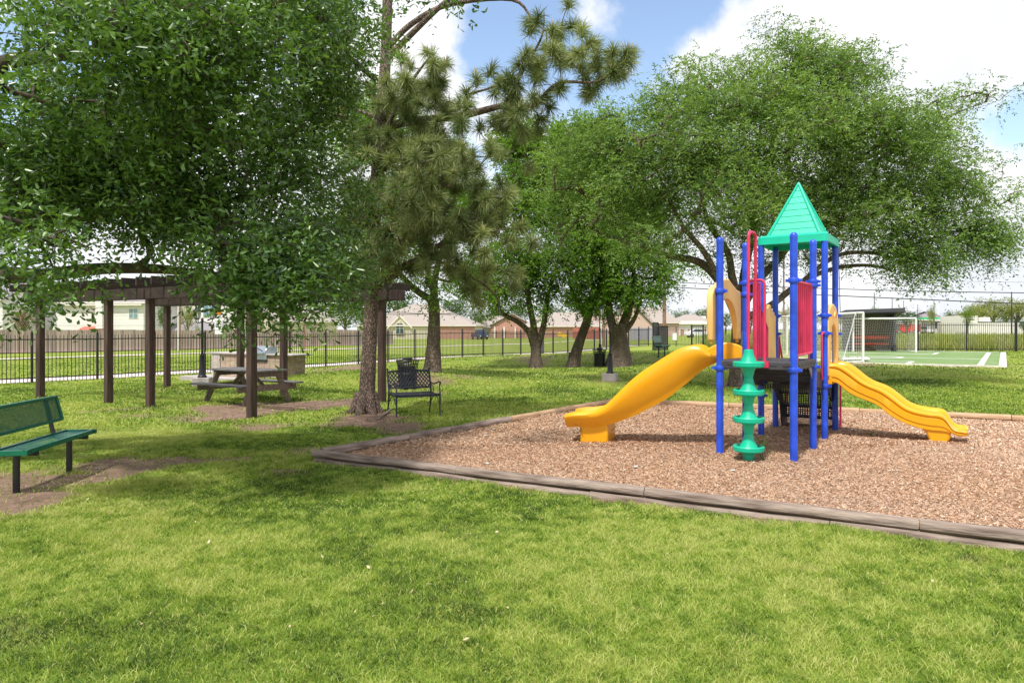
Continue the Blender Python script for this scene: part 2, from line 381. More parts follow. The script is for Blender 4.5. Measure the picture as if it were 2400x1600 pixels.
# bare patches: (px,py,rx,ry,tilt,strength) given where they lie on the lawn, converted once to world coordinates
PATCH=[]
for px,py,rx,ry,k in ((20,1178,150,26,1.25),(150,1130,150,26,1.25),(300,1092,120,20,1.25),(430,1078,130,13,1.1),(560,1078,120,12,.85),(690,1062,70,14,.95),(640,1100,90,12,.75),(40,1120,90,26,.85),
    (560,962,110,13,1.3),(690,950,120,12,1.25),(800,948,90,10,1.0),(590,1005,70,10,.85),(460,975,90,8,.7),(300,958,90,6,.7),(640,1010,130,9,.5),
    (860,990,90,15,1.15),(950,1002,70,13,1.15),(800,1000,60,10,.8),(930,985,60,8,.9),(1000,1012,40,8,.8),(330,975,90,8,.6),
    (780,878,60,12,1.2),(820,866,50,8,1.2),(975,905,90,8,1.0),(1085,893,60,5,.7),(1000,925,60,7,.55),(1500,905,40,4,.7),(1420,892,60,3,.6),(1250,852,60,5,.7),(1345,850,40,4,.5),(1460,851,60,4,.6),(1330,838,60,4,.6),(1712,905,40,6,.9),(2280,873,110,5,.75),(2000,871,120,4,.6),(2365,1330,50,22,.45),(2300,1305,70,14,.8),(2130,1270,60,7,.7)):
    c=gp(px,py); a=gp(px+rx,py); b=gp(px,py-ry); 
    PATCH.append((c.x,c.y,abs(a.x-c.x)*1.35,abs(b.y-c.y)*1.5,k))
def vnoise(x,y,f,seed=0):
    x=np.asarray(x)*f+seed*17.3; y=np.asarray(y)*f+seed*9.1
    xi=np.floor(x); yi=np.floor(y); fx=x-xi; fy=y-yi
    def h(a,b):
        v=np.sin(a*127.1+b*311.7+seed)*43758.5453; return v-np.floor(v)
    u=fx*fx*(3-2*fx); v=fy*fy*(3-2*fy)
    return (h(xi,yi)*(1-u)+h(xi+1,yi)*u)*(1-v)+(h(xi,yi+1)*(1-u)+h(xi+1,yi+1)*u)*v
def fbm(x,y,f,seed=0,o=4):
    s=0;a=.5;t=0
    for i in range(o): s=s+a*vnoise(x,y,f*2**i,seed+i); t+=a; a*=.55
    return s/t
def dirt(x,y):
    x=np.asarray(x,dtype=float); y=np.asarray(y,dtype=float)
    d=np.zeros_like(x)
    for cx,cy,rx,ry,k in PATCH:
        q=np.sqrt(((x-cx)/rx)**2+((y-cy)/ry)**2); d=np.maximum(d,k*(1.25-q))
    n=fbm(x,y,1.5,3,6); n=n*.7+.3*fbm(x,y,7,8,3)
    e=edge_dist(x,y); d=np.maximum(d,0.95*(1-np.clip((-e)/0.34,0,1.3)))
    return np.clip((d+(n-0.5)*1.9-0.24)*1.7,0,1)
def axis(a,b,fine,lo,hi,grow=1.16):
    xs=[lo]
    while xs[-1]<hi: xs.append(xs[-1]+fine)
    st=fine; x=xs[-1]
    while x<b: st=min(st*grow,30); x+=st; xs.append(x)
    st=fine; x=lo; l=[]
    while x>a: st=min(st*grow,30); x-=st; l.append(x)
    return np.array(l[::-1]+xs)
gx=axis(-900,900,0.16,-9,9); gy=axis(-40,1400,0.16,2,17)
X,Y=np.meshgrid(gx,gy); Z=H(X,Y); D=dirt(X,Y)
nx,ny=len(gx),len(gy)
me=bpy.data.meshes.new('ground')
vv=np.stack([X,Y,Z],-1).reshape(-1,3).astype(np.float32)
me.vertices.add(len(vv)); me.vertices.foreach_set('co',vv.ravel())
i,j=np.meshgrid(np.arange(ny-1),np.arange(nx-1),indexing='ij'); a=(i*nx+j).ravel()
q=np.stack([a,a+1,a+nx+1,a+nx],1).astype(np.int32)
me.loops.add(q.size); me.loops.foreach_set('vertex_index',q.ravel()); me.polygons.add(len(q))
me.polygons.foreach_set('loop_start',(np.arange(len(q))*4).astype(np.int32)); me.polygons.foreach_set('loop_total',np.full(len(q),4,dtype=np.int32))
me.polygons.foreach_set('use_smooth',np.ones(len(q),dtype=bool)); me.update(calc_edges=True)
at=me.attributes.new('dirt','FLOAT','POINT'); at.data.foreach_set('value',D.ravel().astype(np.float32))
m,t,n,l,b=mk('lawn_ground')
tcn=n.new('ShaderNodeTexCoord')
def nois(s,d=6,r=0.6,mp=None):
    k=n.new('ShaderNodeTexNoise'); k.inputs['Scale'].default_value=s; k.inputs['Detail'].default_value=d; k.inputs['Roughness'].default_value=r; l.new(mp or tcn.outputs['Object'],k.inputs['Vector']); return k.outputs['Fac']
def ramp(f,els):
    k=n.new('ShaderNodeValToRGB'); e=k.color_ramp.elements
    e[0].position,e[0].color=els[0][0],(*els[0][1],1); e[1].position,e[1].color=els[-1][0],(*els[-1][1],1)
    for p_,c_ in els[1:-1]: z=e.new(p_); z.color=(*c_,1)
    l.new(f,k.inputs[0]); return k.outputs[0]
def mixc(f,a_,b_,bt='MIX'):
    k=n.new('ShaderNodeMix'); k.data_type='RGBA'; k.blend_type=bt
    if isinstance(f,(int,float)): k.inputs[0].default_value=f
    else: l.new(f,k.inputs[0])
    l.new(a_,k.inputs[6]); l.new(b_,k.inputs[7]); return k.outputs[2]
g1=ramp(nois(26,8,0.75),[(0.3,(0.06,0.095,0.014)),(0.5,(0.17,0.23,0.035)),(0.72,(0.34,0.36,0.09))])
g2=ramp(nois(0.45,5),[(0.32,(0.14,0.23,0.028)),(0.5,(0.25,0.31,0.05)),(0.68,(0.42,0.41,0.11))])
gr=mixc(0.5,g1,g2)
d1=ramp(nois(9,9,0.7),[(0.3,(0.13,0.085,0.062)),(0.55,(0.25,0.165,0.125)),(0.75,(0.36,0.25,0.19))])
da=n.new('ShaderNodeAttribute'); da.attribute_name='dirt'
col=mixc(da.outputs['Fac'],gr,d1); l.new(col,b.inputs['Base Color']); b.inputs['Roughness'].default_value=0.95; b.inputs['Specular IOR Level'].default_value=0.15
bp=n.new('ShaderNodeBump'); bp.inputs['Strength'].default_value=0.8; bp.inputs['Distance'].default_value=0.03; l.new(nois(34,6,0.7),bp.inputs['Height']); l.new(bp.outputs[0],b.inputs['Normal'])
me.materials.append(m); ground=bpy.data.objects.new('ground',me); link(ground); tag(ground,kind='structure')
# ---- a strip that follows the ground
def strip(name,a,b_,wd,m,lift=0.012,seg=2.0,kind='structure',thick=0.0):
    a=Vector((a[0],a[1],0)); b_=Vector((b_[0],b_[1],0)); d=(b_-a); L_=d.length; d.normalize(); s=Vector((-d.y,d.x,0))
    k=max(1,int(L_/seg)); mb=MB(); rows=max(1,int(wd/1.0))
    for i in range(k+1):
        c=a+d*(L_*i/k)
        for r in range(rows+1):
            p=c+s*(wd*r/rows); mb.v.append((p.x,p.y,gz(p.x,p.y)+lift))
    for i in range(k):
        for r in range(rows):
            o=i*(rows+1)+r; mb.f.append((o,o+rows+1,o+rows+2,o+1))
    o=mb.build(name,m,smooth=True); 
    if kind: tag(o,kind=kind)
    return o
FA=Vector((-15.0,21.2,0)); FD=Vector((0.585,0.811,0)); FN=Vector((-0.811,0.585,0))   # line of the iron fence
def fp(t,s=0): return FA+FD*t+FN*s
strip('near_walk',fp(-30,0.25),fp(46,0.25),1.75,M['walk'],0.02)
strip('far_walk',fp(-60,25.2),fp(105,25.2),1.6,M['walk'],0.03,3)
strip('fence_footing',fp(-60,37.0),fp(60,37.0),0.35,M['walk'],0.08,3)
# ---------------------------------------------------------------- mulch bed
mm,t,n,l,b=mk('mulch'); tcn=n.new('ShaderNodeTexCoord')
vo=n.new('ShaderNodeTexVoronoi'); vo.inputs['Scale'].default_value=30; vo.inputs['Randomness'].default_value=1
mpn=n.new('ShaderNodeMapping'); mpn.inputs['Scale'].default_value=(1,1.7,1); mpn.inputs['Rotation'].default_value=(0,0,.6); l.new(tcn.outputs['Object'],mpn.inputs[0]); l.new(mpn.outputs[0],vo.inputs['Vector'])
sp=n.new('ShaderNodeSeparateColor'); l.new(vo.outputs['Color'],sp.inputs[0])
cc=ramp(sp.outputs[0],[(0.0,(0.12,0.065,0.038)),(0.35,(0.33,0.195,0.11)),(0.7,(0.50,0.335,0.215)),(1.0,(0.70,0.53,0.43))])
cc=mixc(0.35,cc,ramp(nois(0.5,4),[(0.35,(0.42,0.25,0.14)),(0.65,(0.46,0.36,0.29))]))
l.new(cc,b.inputs['Base Color']); b.inputs['Roughness'].default_value=0.9
bp=n.new('ShaderNodeBump'); bp.inputs['Strength'].default_value=0.9; bp.inputs['Distance'].default_value=0.02; l.new(sp.outputs[1],bp.inputs['Height']); l.new(bp.outputs[0],b.inputs['Normal'])
def mz(x,y):
    return 0.0+0.022*(fbm(x,y,0.9,5,3)-0.5)*2+0.01*np.sin(x*2+y)+0.05*np.exp(-((x-6.0)/.9)**2-((y-9.2)/.6)**2)+0.03*np.exp(-((x-1.0)/.8)**2-((y-9.4)/.5)**2)
xs=np.arange(-2.6,13.8,0.16); ys=np.arange(2.6,15.3,0.16); XX,YY=np.meshgrid(xs,ys); ZZ=mz(XX,YY)
ed=edge_dist(XX,YY); mb=MB(); mb.v=[tuple(p) for p in np.stack([XX,YY,ZZ],-1).reshape(-1,3)]
for i in range(len(ys)-1):
    for j in range(len(xs)-1):
        if min(ed[i,j],ed[i+1,j],ed[i,j+1],ed[i+1,j+1])>-0.035:
            a=i*len(xs)+j; mb.f.append((a,a+1,a+len(xs)+1,a+len(xs)))
o=mb.build('mulch',mm,smooth=True); tag(o,kind='structure')
# loose chips lying on it
def chips(K,ymin,ymax,sz):
    P=[]
    while len(P)<1 or sum(map(len,P))<K:
        y=rng.uniform(ymin,ymax,K*3); x=rng.uniform(-2.6,12,K*3)
        ok=(edge_dist(x,y)>0.03)&(x<y*0.77+0.6); P.append(np.stack([x[ok],y[ok]],1))
    p=np.concatenate(P)[:K]; k=len(p)
    z=mz(p[:,0],p[:,1])+rng.uniform(0.0,0.014,k)
    ang=rng.uniform(0,6.283,k); tl=rng.normal(0,0.35,k); ro=rng.normal(0,0.45,k)
    a=np.stack([np.cos(ang),np.sin(ang),tl],1); bb=np.stack([-np.sin(ang),np.cos(ang),ro],1)
    ln=(rng.uniform(0.4,1.35,k)*sz)[:,None]; wd=(rng.uniform(0.25,0.6,k)*sz)[:,None]*0.62
    c=np.concatenate([p,z[:,None]],1)
    v=np.stack([c-a*ln-bb*wd*.7,c+a*ln*.8-bb*wd,c+a*ln+bb*wd*.6,c-a*ln*.9+bb*wd],1)
    # warm chips to the left, greyer ones to the right
    t=np.clip(rng.beta(1.05,1.15,k)*0.85+0.15*np.clip((p[:,0]-3)/4,0,1)+rng.normal(0,.03,k),0,1)
    return v,t
v1,t1=chips(110000,4.2,9.5,0.0125); v2,t2=chips(70000,9.2,15,0.018)
cm=leafmat('chip_wood',(0.11,0.055,0.035),(0.84,0.74,0.64),0.85,0.0,0.2)
cr=[x for x in cm.node_tree.nodes if x.type=='VALTORGB'][0]
for p_,c_ in ((0.3,(0.34,0.185,0.105)),(0.6,(0.55,0.34,0.22)),(0.8,(0.66,0.51,0.37))): z=cr.color_ramp.elements.new(p_); z.color=(*c_,1)
o=bulk('wood_chips',np.concatenate([v1,v2]),4,cm,attr=np.concatenate([t1,t2]))
tag(o,'loose pinkish brown wood chips covering the play area','wood chips',kind='stuff')
# ---------------------------------------------------------------- landscape timbers
tw_g=mat('grey_timber',(0.13,0.092,0.075),0.9,0,0.3,6,0.6,30,col2=(0.36,0.285,0.24),stretch=(0.35,3,3))
tw_t=mat('tan_timber',(0.34,0.20,0.11),0.9,0,0.3,6,0.5,30,col2=(0.52,0.36,0.23),stretch=(0.35,3,3))
def timber(a,b_,z,label,m,w=0.105,h=0.092,bow=0.008):
    a=Vector((a[0],a[1],z)); b_=Vector((b_[0],b_[1],z)); c=(a+b_)/2; d=b_-a; L_=d.length; ang=math.atan2(d.y,d.x)
    n_=9; prof=[(-.5,-.28),(-.47,.12),(-.36,.38),(-.2,.5),(.2,.5),(.36,.38),(.47,.12),(.5,-.28),(.3,-.5),(-.3,-.5)]
    mb=MB(); rings=[]
    for i in range(n_):
        t_=-0.5+i/(n_-1); x=t_*L_; k=1+random.uniform(-.035,.035); dz=random.uniform(-.004,.004); dy=random.uniform(-.004,.004)+bow*math.sin(t_*5)
        rings.append([(x,p*w*k+dy,q_*h*k+dz) for p,q_ in prof])
    mb.sweep(rings); o=mb.build('landscape_timber',m,smooth=True,ang=50); o.location=c; o.rotation_euler=(0,random.uniform(-.004,.004),ang)
    tag(o,label,'landscape timber','timbers edging the wood chip bed'); return o
C0=Vector((-2.47,8.64,0)); D1=Vector((0.878,-0.479,0)).normalized(); O1=Vector((-D1.y,D1.x,0))*-1
J=[-0.06,2.12,4.28,6.55,8.8,11.2]
nm=['from the left corner','second from the left corner','just left of the middle','right of the middle, with a knot','running out of frame at the right edge']
for i in range(5):
    a=C0+D1*(J[i]+.004)+O1*.0; b_=C0+D1*(J[i+1]-.004); timber(a,b_,0.035,'grey weathered upper timber along the front edge, '+nm[i],tw_g,0.10,0.088)
J2=[-0.02,1.6,3.72,5.9,8.2,10.6]
nm=['starting at the left corner','half buried in sandy soil near the corner','half buried under the middle of the edge','with a square joint right of the middle','at the right edge of the photo']
for i in range(5):
    a=C0+D1*(J2[i]+.004)+O1*.012; b_=C0+D1*(J2[i+1]-.004)+O1*.012; timber(a,b_,-0.062,'lower course timber below the front edge, '+nm[i],tw_g,0.10,0.085)
D2=Vector((2.3+2.47,15.1-8.64,0)); L2=D2.length; D2.normalize()
J3=[0.07,1.6,2.5,4.1,5.9,L2-.05]
nm=[('pale grey','next to the left corner',tw_g),('short pale grey','before the dark stained one',tw_g),('dark stained grey','beside the bare soil patch',tw_g),('faded tan','right of the lawn bench',tw_t),('faded tan','disappearing behind the yellow slide',tw_t)]
for i in range(5):
    timber(C0+D2*(J3[i]+.004),C0+D2*(J3[i+1]-.004),0.035,'%s timber on the left bed edge, %s'%nm[i][:2],nm[i][2],0.12,0.1)
C2=Vector((2.3,15.1,0)); D3=Vector((0.909,-0.416,0)).normalized()
J4=[0.0,2.4,4.8,7.2,9.6,12.2]
nm=['behind the lower end of the left slide','behind the blue posts','behind the wavy slide','seen past the end of the wavy slide','reaching the right edge']
for i in range(5):
    timber(C2+D3*(J4[i]+.006),C2+D3*(J4[i+1]-.006),0.04,'orange tan timber on the far bed edge, '+nm[i],tw_t,0.12,0.1)
# ---------------------------------------------------------------- play structure
PA=Vector((2.68,8.8,0))
def P(a,b_,z=0): return PA+U*a+V*b_+Vector((0,0,z))
play=thing('play_structure','blue post playground tower with green pyramid roof and two yellow slides','playground structure',P(.45,1.5))
def bp_(mb,name,m,par=None,**k):
    par=par or play
    return mb.build(name,m,par,loc=play.location,**k)
def pb(mb,name,m,parent,**k):      # world-built part (all parts keep local coords relative to the thing)
    o=mb.build(name,m,parent,**k); return o
def part(mb,name,m,root,par=None,**k):
    off=root.location; mb.v=[(a-off[0],b_-off[1],c-off[2]) for a,b_,c in mb.v]
    return mb.build(name,m,par or root,**k)
posts={'A':(0,0,2.79,[(682,'A'),(862,'')]),'E':(.9,0,2.78,[(657,''),(867,'')]),'B':(0,1.18,2.84,[(663,''),(690,'')]),'F':(.9,1.18,2.82,[(660,''),(669,''),(859,'')]),
       'C':(0,2.03,2.95,[(895,''),(926,'')]),'G':(.9,2.03,2.93,[(739,''),(781,''),(904,'')]),'D':(0,2.93,2.95,[(740,''),(782,'')]),'H':(.9,2.93,2.93,[(740,''),(782,'')])}
for k,(a,b_,zt,cl) in posts.items():
    p=P(a,b_); r=0.0455
    mb=MB(); prof=[(r,-0.1),(r,zt-0.07),(r*1.04,zt-0.07),(r*1.04,zt-.035),(r*.8,zt-.012),(r*.4,zt),(0.001,zt+.002)]
    mb.lathe(prof,p,20); po=part(mb,'post',M['blue'],play,smooth=True)
    for py,_ in cl:
        z=EYE-(py-HZ)*p.y/F
        mb=MB(); rr=0.058
        mb.lathe([(r,z-.03),(rr,z-.03),(rr+.005,z-.02),(rr+.005,z+.02),(rr,z+.03),(r,z+.03)],p,20)
        for sg in (-1,1):
            c=p+U*(sg*0.073)*(1 if sg>0 else 1); mb.box((c.x,c.y,z),(0.045,0.03,0.035),math.atan2(U.y,U.x))
            mb.tube([c+V*-.02+Vector((0,0,z-c.z)),c+V*.02+Vector((0,0,z-c.z))],0.007,6)
        part(mb,'clamp',M['blue'],play,po,smooth=True)
# decks
def slab(mb,a0,b0,a1,b1,z0,z1):
    return mb.ext([P(a0,b0,z0),P(a1,b0,z0),P(a1,b1,z0),P(a0,b1,z0)],(0,0,z1-z0))
ANG=math.atan2(U.y,U.x)
mb=MB(); slab(mb,-.035,-.035,.935,1.215,1.10,1.205)
part(mb,'upper_deck',M['deck'],play,bevel=0.012)
mb=MB()
for i in range(5): slab(mb,.1+i*.17,-.038,.2+i*.17,-.034,1.145,1.155)
for i in range(6): slab(mb,.934,.1+i*.18,.938,.2+i*.18,1.145,1.155)
tag(part(mb,'deck_slots',M['rubber'],play),kind='stuff')
mb=MB(); slab(mb,-.035,1.995,.935,2.965,.80,.90); part(mb,'lower_deck',M['deck'],play,bevel=0.012)
mb=MB(); slab(mb,.06,1.225,.84,1.60,1.0,1.05); slab(mb,.06,1.60,.84,1.985,.93,.96)
part(mb,'connecting_step',M['deck'],play,bevel=.006)
mb=MB()
for z0,z1,b0 in ((.88,1.09,1.22),(.70,.79,2.0)):
    slab(mb,.03,b0,.9,b0+.004,z0,z1)
pf=part(mb,'perforated_riser',M['perf'],play)
mb=MB()
for a in (.02,.86):
    mb.ext([P(a,1.2,1.09),P(a,1.2,.87),P(a,1.3,.82),P(a,1.99,.74),P(a,1.99,.96),P(a,1.7,1.0)],U*.02)
part(mb,'step_side',M['deck'],play)
mb=MB(); mb.ext([P(.885,.95,1.095),P(.885,1.28,1.095),P(.885,1.28,.82)],U*.012); part(mb,'brace',M['litside'],play)  # no real strut: right step side seen lit, its brightness painted as a grey sheet
mb=MB(); mb.ext([P(.86,2.98,.79),P(.86,3.02,.45),P(.86,3.12,.5),P(.86,3.05,.79)],U*.012); part(mb,'brace',M['litside'],play)  # likewise the lit look of the rear stair side, put into the colour
mb=MB(); mb.ext([P(.86,2.05,.79),P(.86,2.45,.79),P(.86,2.45,.42)],U*.012); part(mb,'brace',M['litside'],play)  # lit part of the right stringer, painted as a pale triangle
# rear stairs below the roofed deck
mb=MB()
for a in (0.04,.84):
    mb.ext([P(a,2.96,.8),P(a,2.6,.8),P(a,2.66,.62),P(a,3.0,.42),P(a,3.1,.12),P(a,3.2,-.03),P(a,3.52,-.03),P(a,3.5,.2),P(a,3.2,.5)],U*.02)
part(mb,'stair_side',M['deck'],play)
for i,(b0,z) in enumerate(((3.02,.58),(3.2,.36),(3.38,.16))):
    mb=MB(); slab(mb,.06,b0,.84,b0+.24,z-.035,z); part(mb,'stair_tread',M['deck'],play)
    mb=MB(); slab(mb,.06,b0-.002,.84,b0+.002,z,z+.17); part(mb,'stair_riser',M['perf'],play)
# roof
roof=MB(); h=.5; cx,cb=.45,2.48
def sq(h_,z): return [P(cx-h_,cb-h_,z),P(cx+h_,cb-h_,z),P(cx+h_,cb+h_,z),P(cx-h_,cb+h_,z)]
def rsq(h_,z,r=.07,k=4):
    out=[]
    for i,(sa,sb) in enumerate(((1,-1),(1,1),(-1,1),(-1,-1))):
        a0=[-90,0,90,180][i]
        for j in range(k+1):
            a=R(a0+90*j/k); out.append(P(cx+sa*(h_-r)+r*math.cos(a),cb+sb*(h_-r)+r*math.sin(a),z))
    return out
mb=MB(); mb.sweep([rsq(h-.03,2.89),rsq(h+.005,2.89),rsq(h,3.0),rsq(h-.03,3.025,.06),rsq(.38,3.03,.02),rsq(.36,2.99,.02),rsq(.42,2.97,.04),rsq(h-.03,2.96),rsq(h-.03,2.89)],caps=False)
rf=part(mb,'roof_eave',M['green_roof'],play,smooth=True,ang=40)
zb,za,hp=3.02,3.87,.37
mb=MB(); nst=8
rings=[]
for i in range(nst+1):
    t_=i/nst; hh=hp*(1-t_); z=zb+(za-.02-zb)*t_
    rings.append([P(cx+sa*hh,cb+sb*hh,z) for sa,sb in((-1,-1),(1,-1),(1,1),(-1,1))])
    if i<nst:
        t2=(i+.9)/nst; h2=hp*(1-t2); z2=zb+(za-.02-zb)*t2
        rings.append([P(cx+sa*(h2+.004),cb+sb*(h2+.004),z2) for sa,sb in((-1,-1),(1,-1),(1,1),(-1,1))])
        rings.append([P(cx+sa*(h2-.010),cb+sb*(h2-.010),z2+.004) for sa,sb in((-1,-1),(1,-1),(1,1),(-1,1))])
mb.sweep(rings,caps=False); part(mb,'roof_pyramid',M['green_roof'],play)
mb=MB()
for sa,sb in((-1,-1),(1,-1),(1,1),(-1,1)):
    mb.tube([P(cx+sa*hp,cb+sb*hp,zb),P(cx+sa*hp*.5,cb+sb*hp*.5,(zb+za)/2),P(cx,cb,za)],[.026,.022,.016],8)
mb.lathe([(.03,0),(.02,.03),(.001,.045)],P(cx,cb,za-.03),10)
part(mb,'roof_ridge',M['green_roof'],play,smooth=True)
# barred panels
def barpanel(p0,p1,zb0,zt0,zb1,zt1,nb,name,m,zmid=None,r=.013,legs=None):
    mb=MB(); d=p1-p0
    def pt(t_,z): return Vector((p0.x+d.x*t_,p0.y+d.y*t_,z))
    zt=lambda t_: (zt0 if t_<.42 else lerp(zt0-.35,zt1,(t_-.42)/.58)) if zmid else lerp(zt0,zt1,t_)
    zbm=lambda t_: lerp(zb0,zb1,t_)
    for i in range(nb):
        t_=(i+.5)/nb; mb.tube([pt(t_,zbm(t_)),pt(t_,zt(t_))],r,8)
    if zmid: fr=[pt(0,zbm(0)),pt(0,zt0),pt(.40,zt0),pt(.42,zt0-.35),pt(1,zt1),pt(1,zbm(1)),pt(0,zbm(0))]
    else: fr=[pt(.02,zbm(0)+.0),pt(0,zbm(0)+.03),pt(0,zt0-.03),pt(.04,zt0),pt(.96,zt1),pt(1,zt1-.03),pt(1,zbm(1)+.03),pt(.97,zbm(1)),pt(.02,zbm(0))]
    mb.tube(fr,r*1.25,8)
    for t_ in (legs or ()): mb.tube([pt(t_,zbm(t_)),pt(t_,1.12)],.012,6)
    return part(mb,name,m,play,smooth=True)
barpanel(P(.9,.10),P(.9,1.05),1.28,2.19,1.29,2.20,8,'bar_panel',M['red'],legs=(.12,.85))
barpanel(P(.1,1.24),P(.1,2.0),1.06,2.28,.98,1.62,8,'sloped_bar_panel',M['red'],zmid=True)
# climber handholds
mb=MB(); c0=Vector((2.90,8.37,0)); c1=P(.455,-.03)
def arch(a,b_,z0,z1,top,rad=.05,k=5):
    d=(b_-a); d.z=0; L_=d.length; d.normalize(); pts=[Vector((a.x,a.y,z0))]
    for i in range(k+1):
        t_=math.pi-math.pi/2*i/k; pts.append(Vector((a.x,a.y,0))+d*(rad+rad*math.cos(t_))+Vector((0,0,top-rad+rad*math.sin(t_))))
    for i in range(k+1):
        t_=math.pi/2-math.pi/2*i/k; pts.append(Vector((a.x,a.y,0))+d*(L_-rad+rad*math.cos(t_))+Vector((0,0,top-rad+rad*math.sin(t_))))
    pts.append(Vector((b_.x,b_.y,z1))); return pts
mb.tube(arch(c0,c1,1.3,1.17,2.80,.07),.0195,10)
part(mb,'climber_pole',M['red'],play,smooth=True)
mb=MB(); mb.tube(arch(P(.36,-.02),P(.565,-.03),1.5,1.17,2.215,.06),.017,10); mb.box(P(.535,-.05,1.17),(.17,.03,.08),ANG); mb.tube([P(.58,-.07,1.165),P(.58,-.03,1.165)],.012,8)
part(mb,'handhold',M['red'],play,smooth=True)
# green disc climber
cl=MB(); pf=[]
for i,zd in enumerate((.151,.504,.838,1.178)):
    z0=-0.05 if i==0 else [.151,.504,.838][i-1]+.178
    if i==0: pf+=[(.056,-.05),(.058,.0),(.07,.06)]
    pf+=[(.072,zd-.075),(.095,zd-.045),(.170,zd-.04),(.186,zd-.025),(.188,zd+.018),(.178,zd+.03),(.160,zd+.028),(.150,zd+.008),(.112,zd+.008),(.105,zd+.022),(.078,zd+.075),(.060,zd+.13),(.053,zd+.172)]
    if i<3: pf+=[(.050,zd+.175),(.053,zd+.178)]
pf.append((.048,1.355)); pf.append((.02,1.357))
cl.lathe(pf,c0,28); part(cl,'disc_climber',M['green'],play,smooth=True,ang=28)
# side rails of the stairs
mb=MB(); g=P(.9,2.03)
mb.tube([P(.9,1.98,1.55),P(.9,1.86,1.555),P(.9,1.8,1.52),P(.9,1.8,1.0),P(.9,1.84,.88)],.014,8); part(mb,'side_rail',M['red'],play,smooth=True)
for a in (.02,.88):
    mb=MB(); mb.tube([P(a,2.97,1.48),P(a,3.05,1.5),P(a,3.10,1.46),P(a,3.12,.70)],.016,8); mb.tube([P(a,3.10,1.44),P(a,3.5,.82),P(a,3.56,.7),P(a,3.56,-.03)],.016,8)
    part(mb,'handrail',M['red'],play,smooth=True)
# yellow entry panels
def plate(outer,inner,vec,name,m,sm=True,bev=.012):
    mb=MB(); mb.ring(outer,inner,vec); return part(mb,name,m,play,bevel=bev,smooth=sm,ang=50)
def resample(poly,k):
    P_=[Vector(p) for p in poly]; L_=[0]
    for i in range(len(P_)): L_.append(L_[-1]+(P_[(i+1)%len(P_)]-P_[i]).length)
    out=[]
    for i in range(k):
        s=L_[-1]*i/k; j=max(j for j in range(len(P_)) if L_[j]<=s+1e-9); q=(s-L_[j])/max(1e-9,L_[j+1]-L_[j]); out.append(P_[j].lerp(P_[(j+1)%len(P_)],q))
    return out
def hood(a,b0,b1,pts_out,pts_in,th,name,m):
    # open arch: legs down, solid of outer outline minus inner opening (both start lower-left, end lower-right)
    o_=[P(a,lerp(b0,b1,u_),z) for u_,z in pts_out]; i_=[P(a,lerp(b0,b1,u_),z) for u_,z in pts_in]
    n_=len(o_); vec=U*th; mb=MB(); vs=o_+i_+[p+vec for p in o_]+[p+vec for p in i_]; fs=[]
    for i in range(n_-1):
        j=i+1; fs+=[(i,j,n_+j,n_+i),(2*n_+i,3*n_+i,3*n_+j,2*n_+j),(i,2*n_+i,2*n_+j,j),(n_+i,n_+j,3*n_+j,3*n_+i)]
    fs+=[(0,n_,3*n_,2*n_),(n_-1,3*n_-1,4*n_-1,2*n_-1)]
    mb.add(vs,fs); return part(mb,name,m,play,bevel=.015,smooth=True,ang=50)
hood(-.13,-.10,1.14,[(0,1.46),(-.03,1.75),(-.03,2.05),(.03,2.14),(.14,2.17),(.28,2.24),(.42,2.285),(.55,2.285),(.68,2.22),(.84,2.16),(.98,2.14),(1.0,1.9),(1.0,1.46)],
     [(.11,1.46),(.12,1.6),(.145,1.74),(.19,1.86),(.26,1.945),(.36,1.99),(.46,2.005),(.56,1.995),(.66,1.95),(.75,1.86),(.82,1.74),(.87,1.6),(.90,1.46)],.08,'entry_hood',M['tan'])
for bb in (-.06,1.07): mb=MB(); mb.tube([P(-.09,bb,1.47),P(-.09,bb,1.42)],.02,8); part(mb,'hood_peg',M['yellow'],play)
# panel between the far left posts: ribbed with a wavy crest
mb=MB(); k=18; b0,b1=2.09,2.87; prof=[]
for i in range(k+1):
    t_=i/k; bulge=.012*math.sin(t_*math.pi*8)**2
    crest=1.80+.17*math.sin(min(1,t_*1.15)*math.pi)**.6+.03*math.sin(t_*16)
    prof.append((lerp(b0,b1,t_),bulge,crest))
for i in range(k):
    (ba,ua,za_),(bb,ub,zb_)=prof[i],prof[i+1]
    mb.add([P(-.02-ua,ba,.92),P(-.02-ub,bb,.92),P(-.02-ub,bb,zb_),P(-.02-ua,ba,za_),P(.02+ua,ba,.92),P(.02+ub,bb,.92),P(.02+ub,bb,zb_),P(.02+ua,ba,za_)],[(0,3,2,1),(4,5,6,7),(3,7,6,2)]+([(0,4,7,3)] if i==0 else [])+([(1,2,6,5)] if i==k-1 else []))
part(mb,'ribbed_panel',M['tan'],play,smooth=True,ang=50)
hood(.90,2.02,2.86,[(0,.92),(0,1.4),(0,1.72),(.02,1.80),(.10,1.90),(.25,1.96),(.5,1.985),(.75,1.94),(.93,1.82),(1,1.72),(1,1.4),(1,.92)],
     [(.2,.92),(.2,1.2),(.21,1.40),(.24,1.52),(.30,1.61),(.38,1.66),(.5,1.685),(.62,1.66),(.72,1.6),(.79,1.5),(.80,1.2),(.80,.92)],.06,'slide_entry_panel',M['tan'])
mb=MB(); mb.tube([P(.98,2.44+.09*math.cos(a_),1.80+.055*math.sin(a_)) for a_ in [i*math.pi/6 for i in range(-1,8)]],.012,6); part(mb,'panel_relief',M['tan'],play,smooth=True)
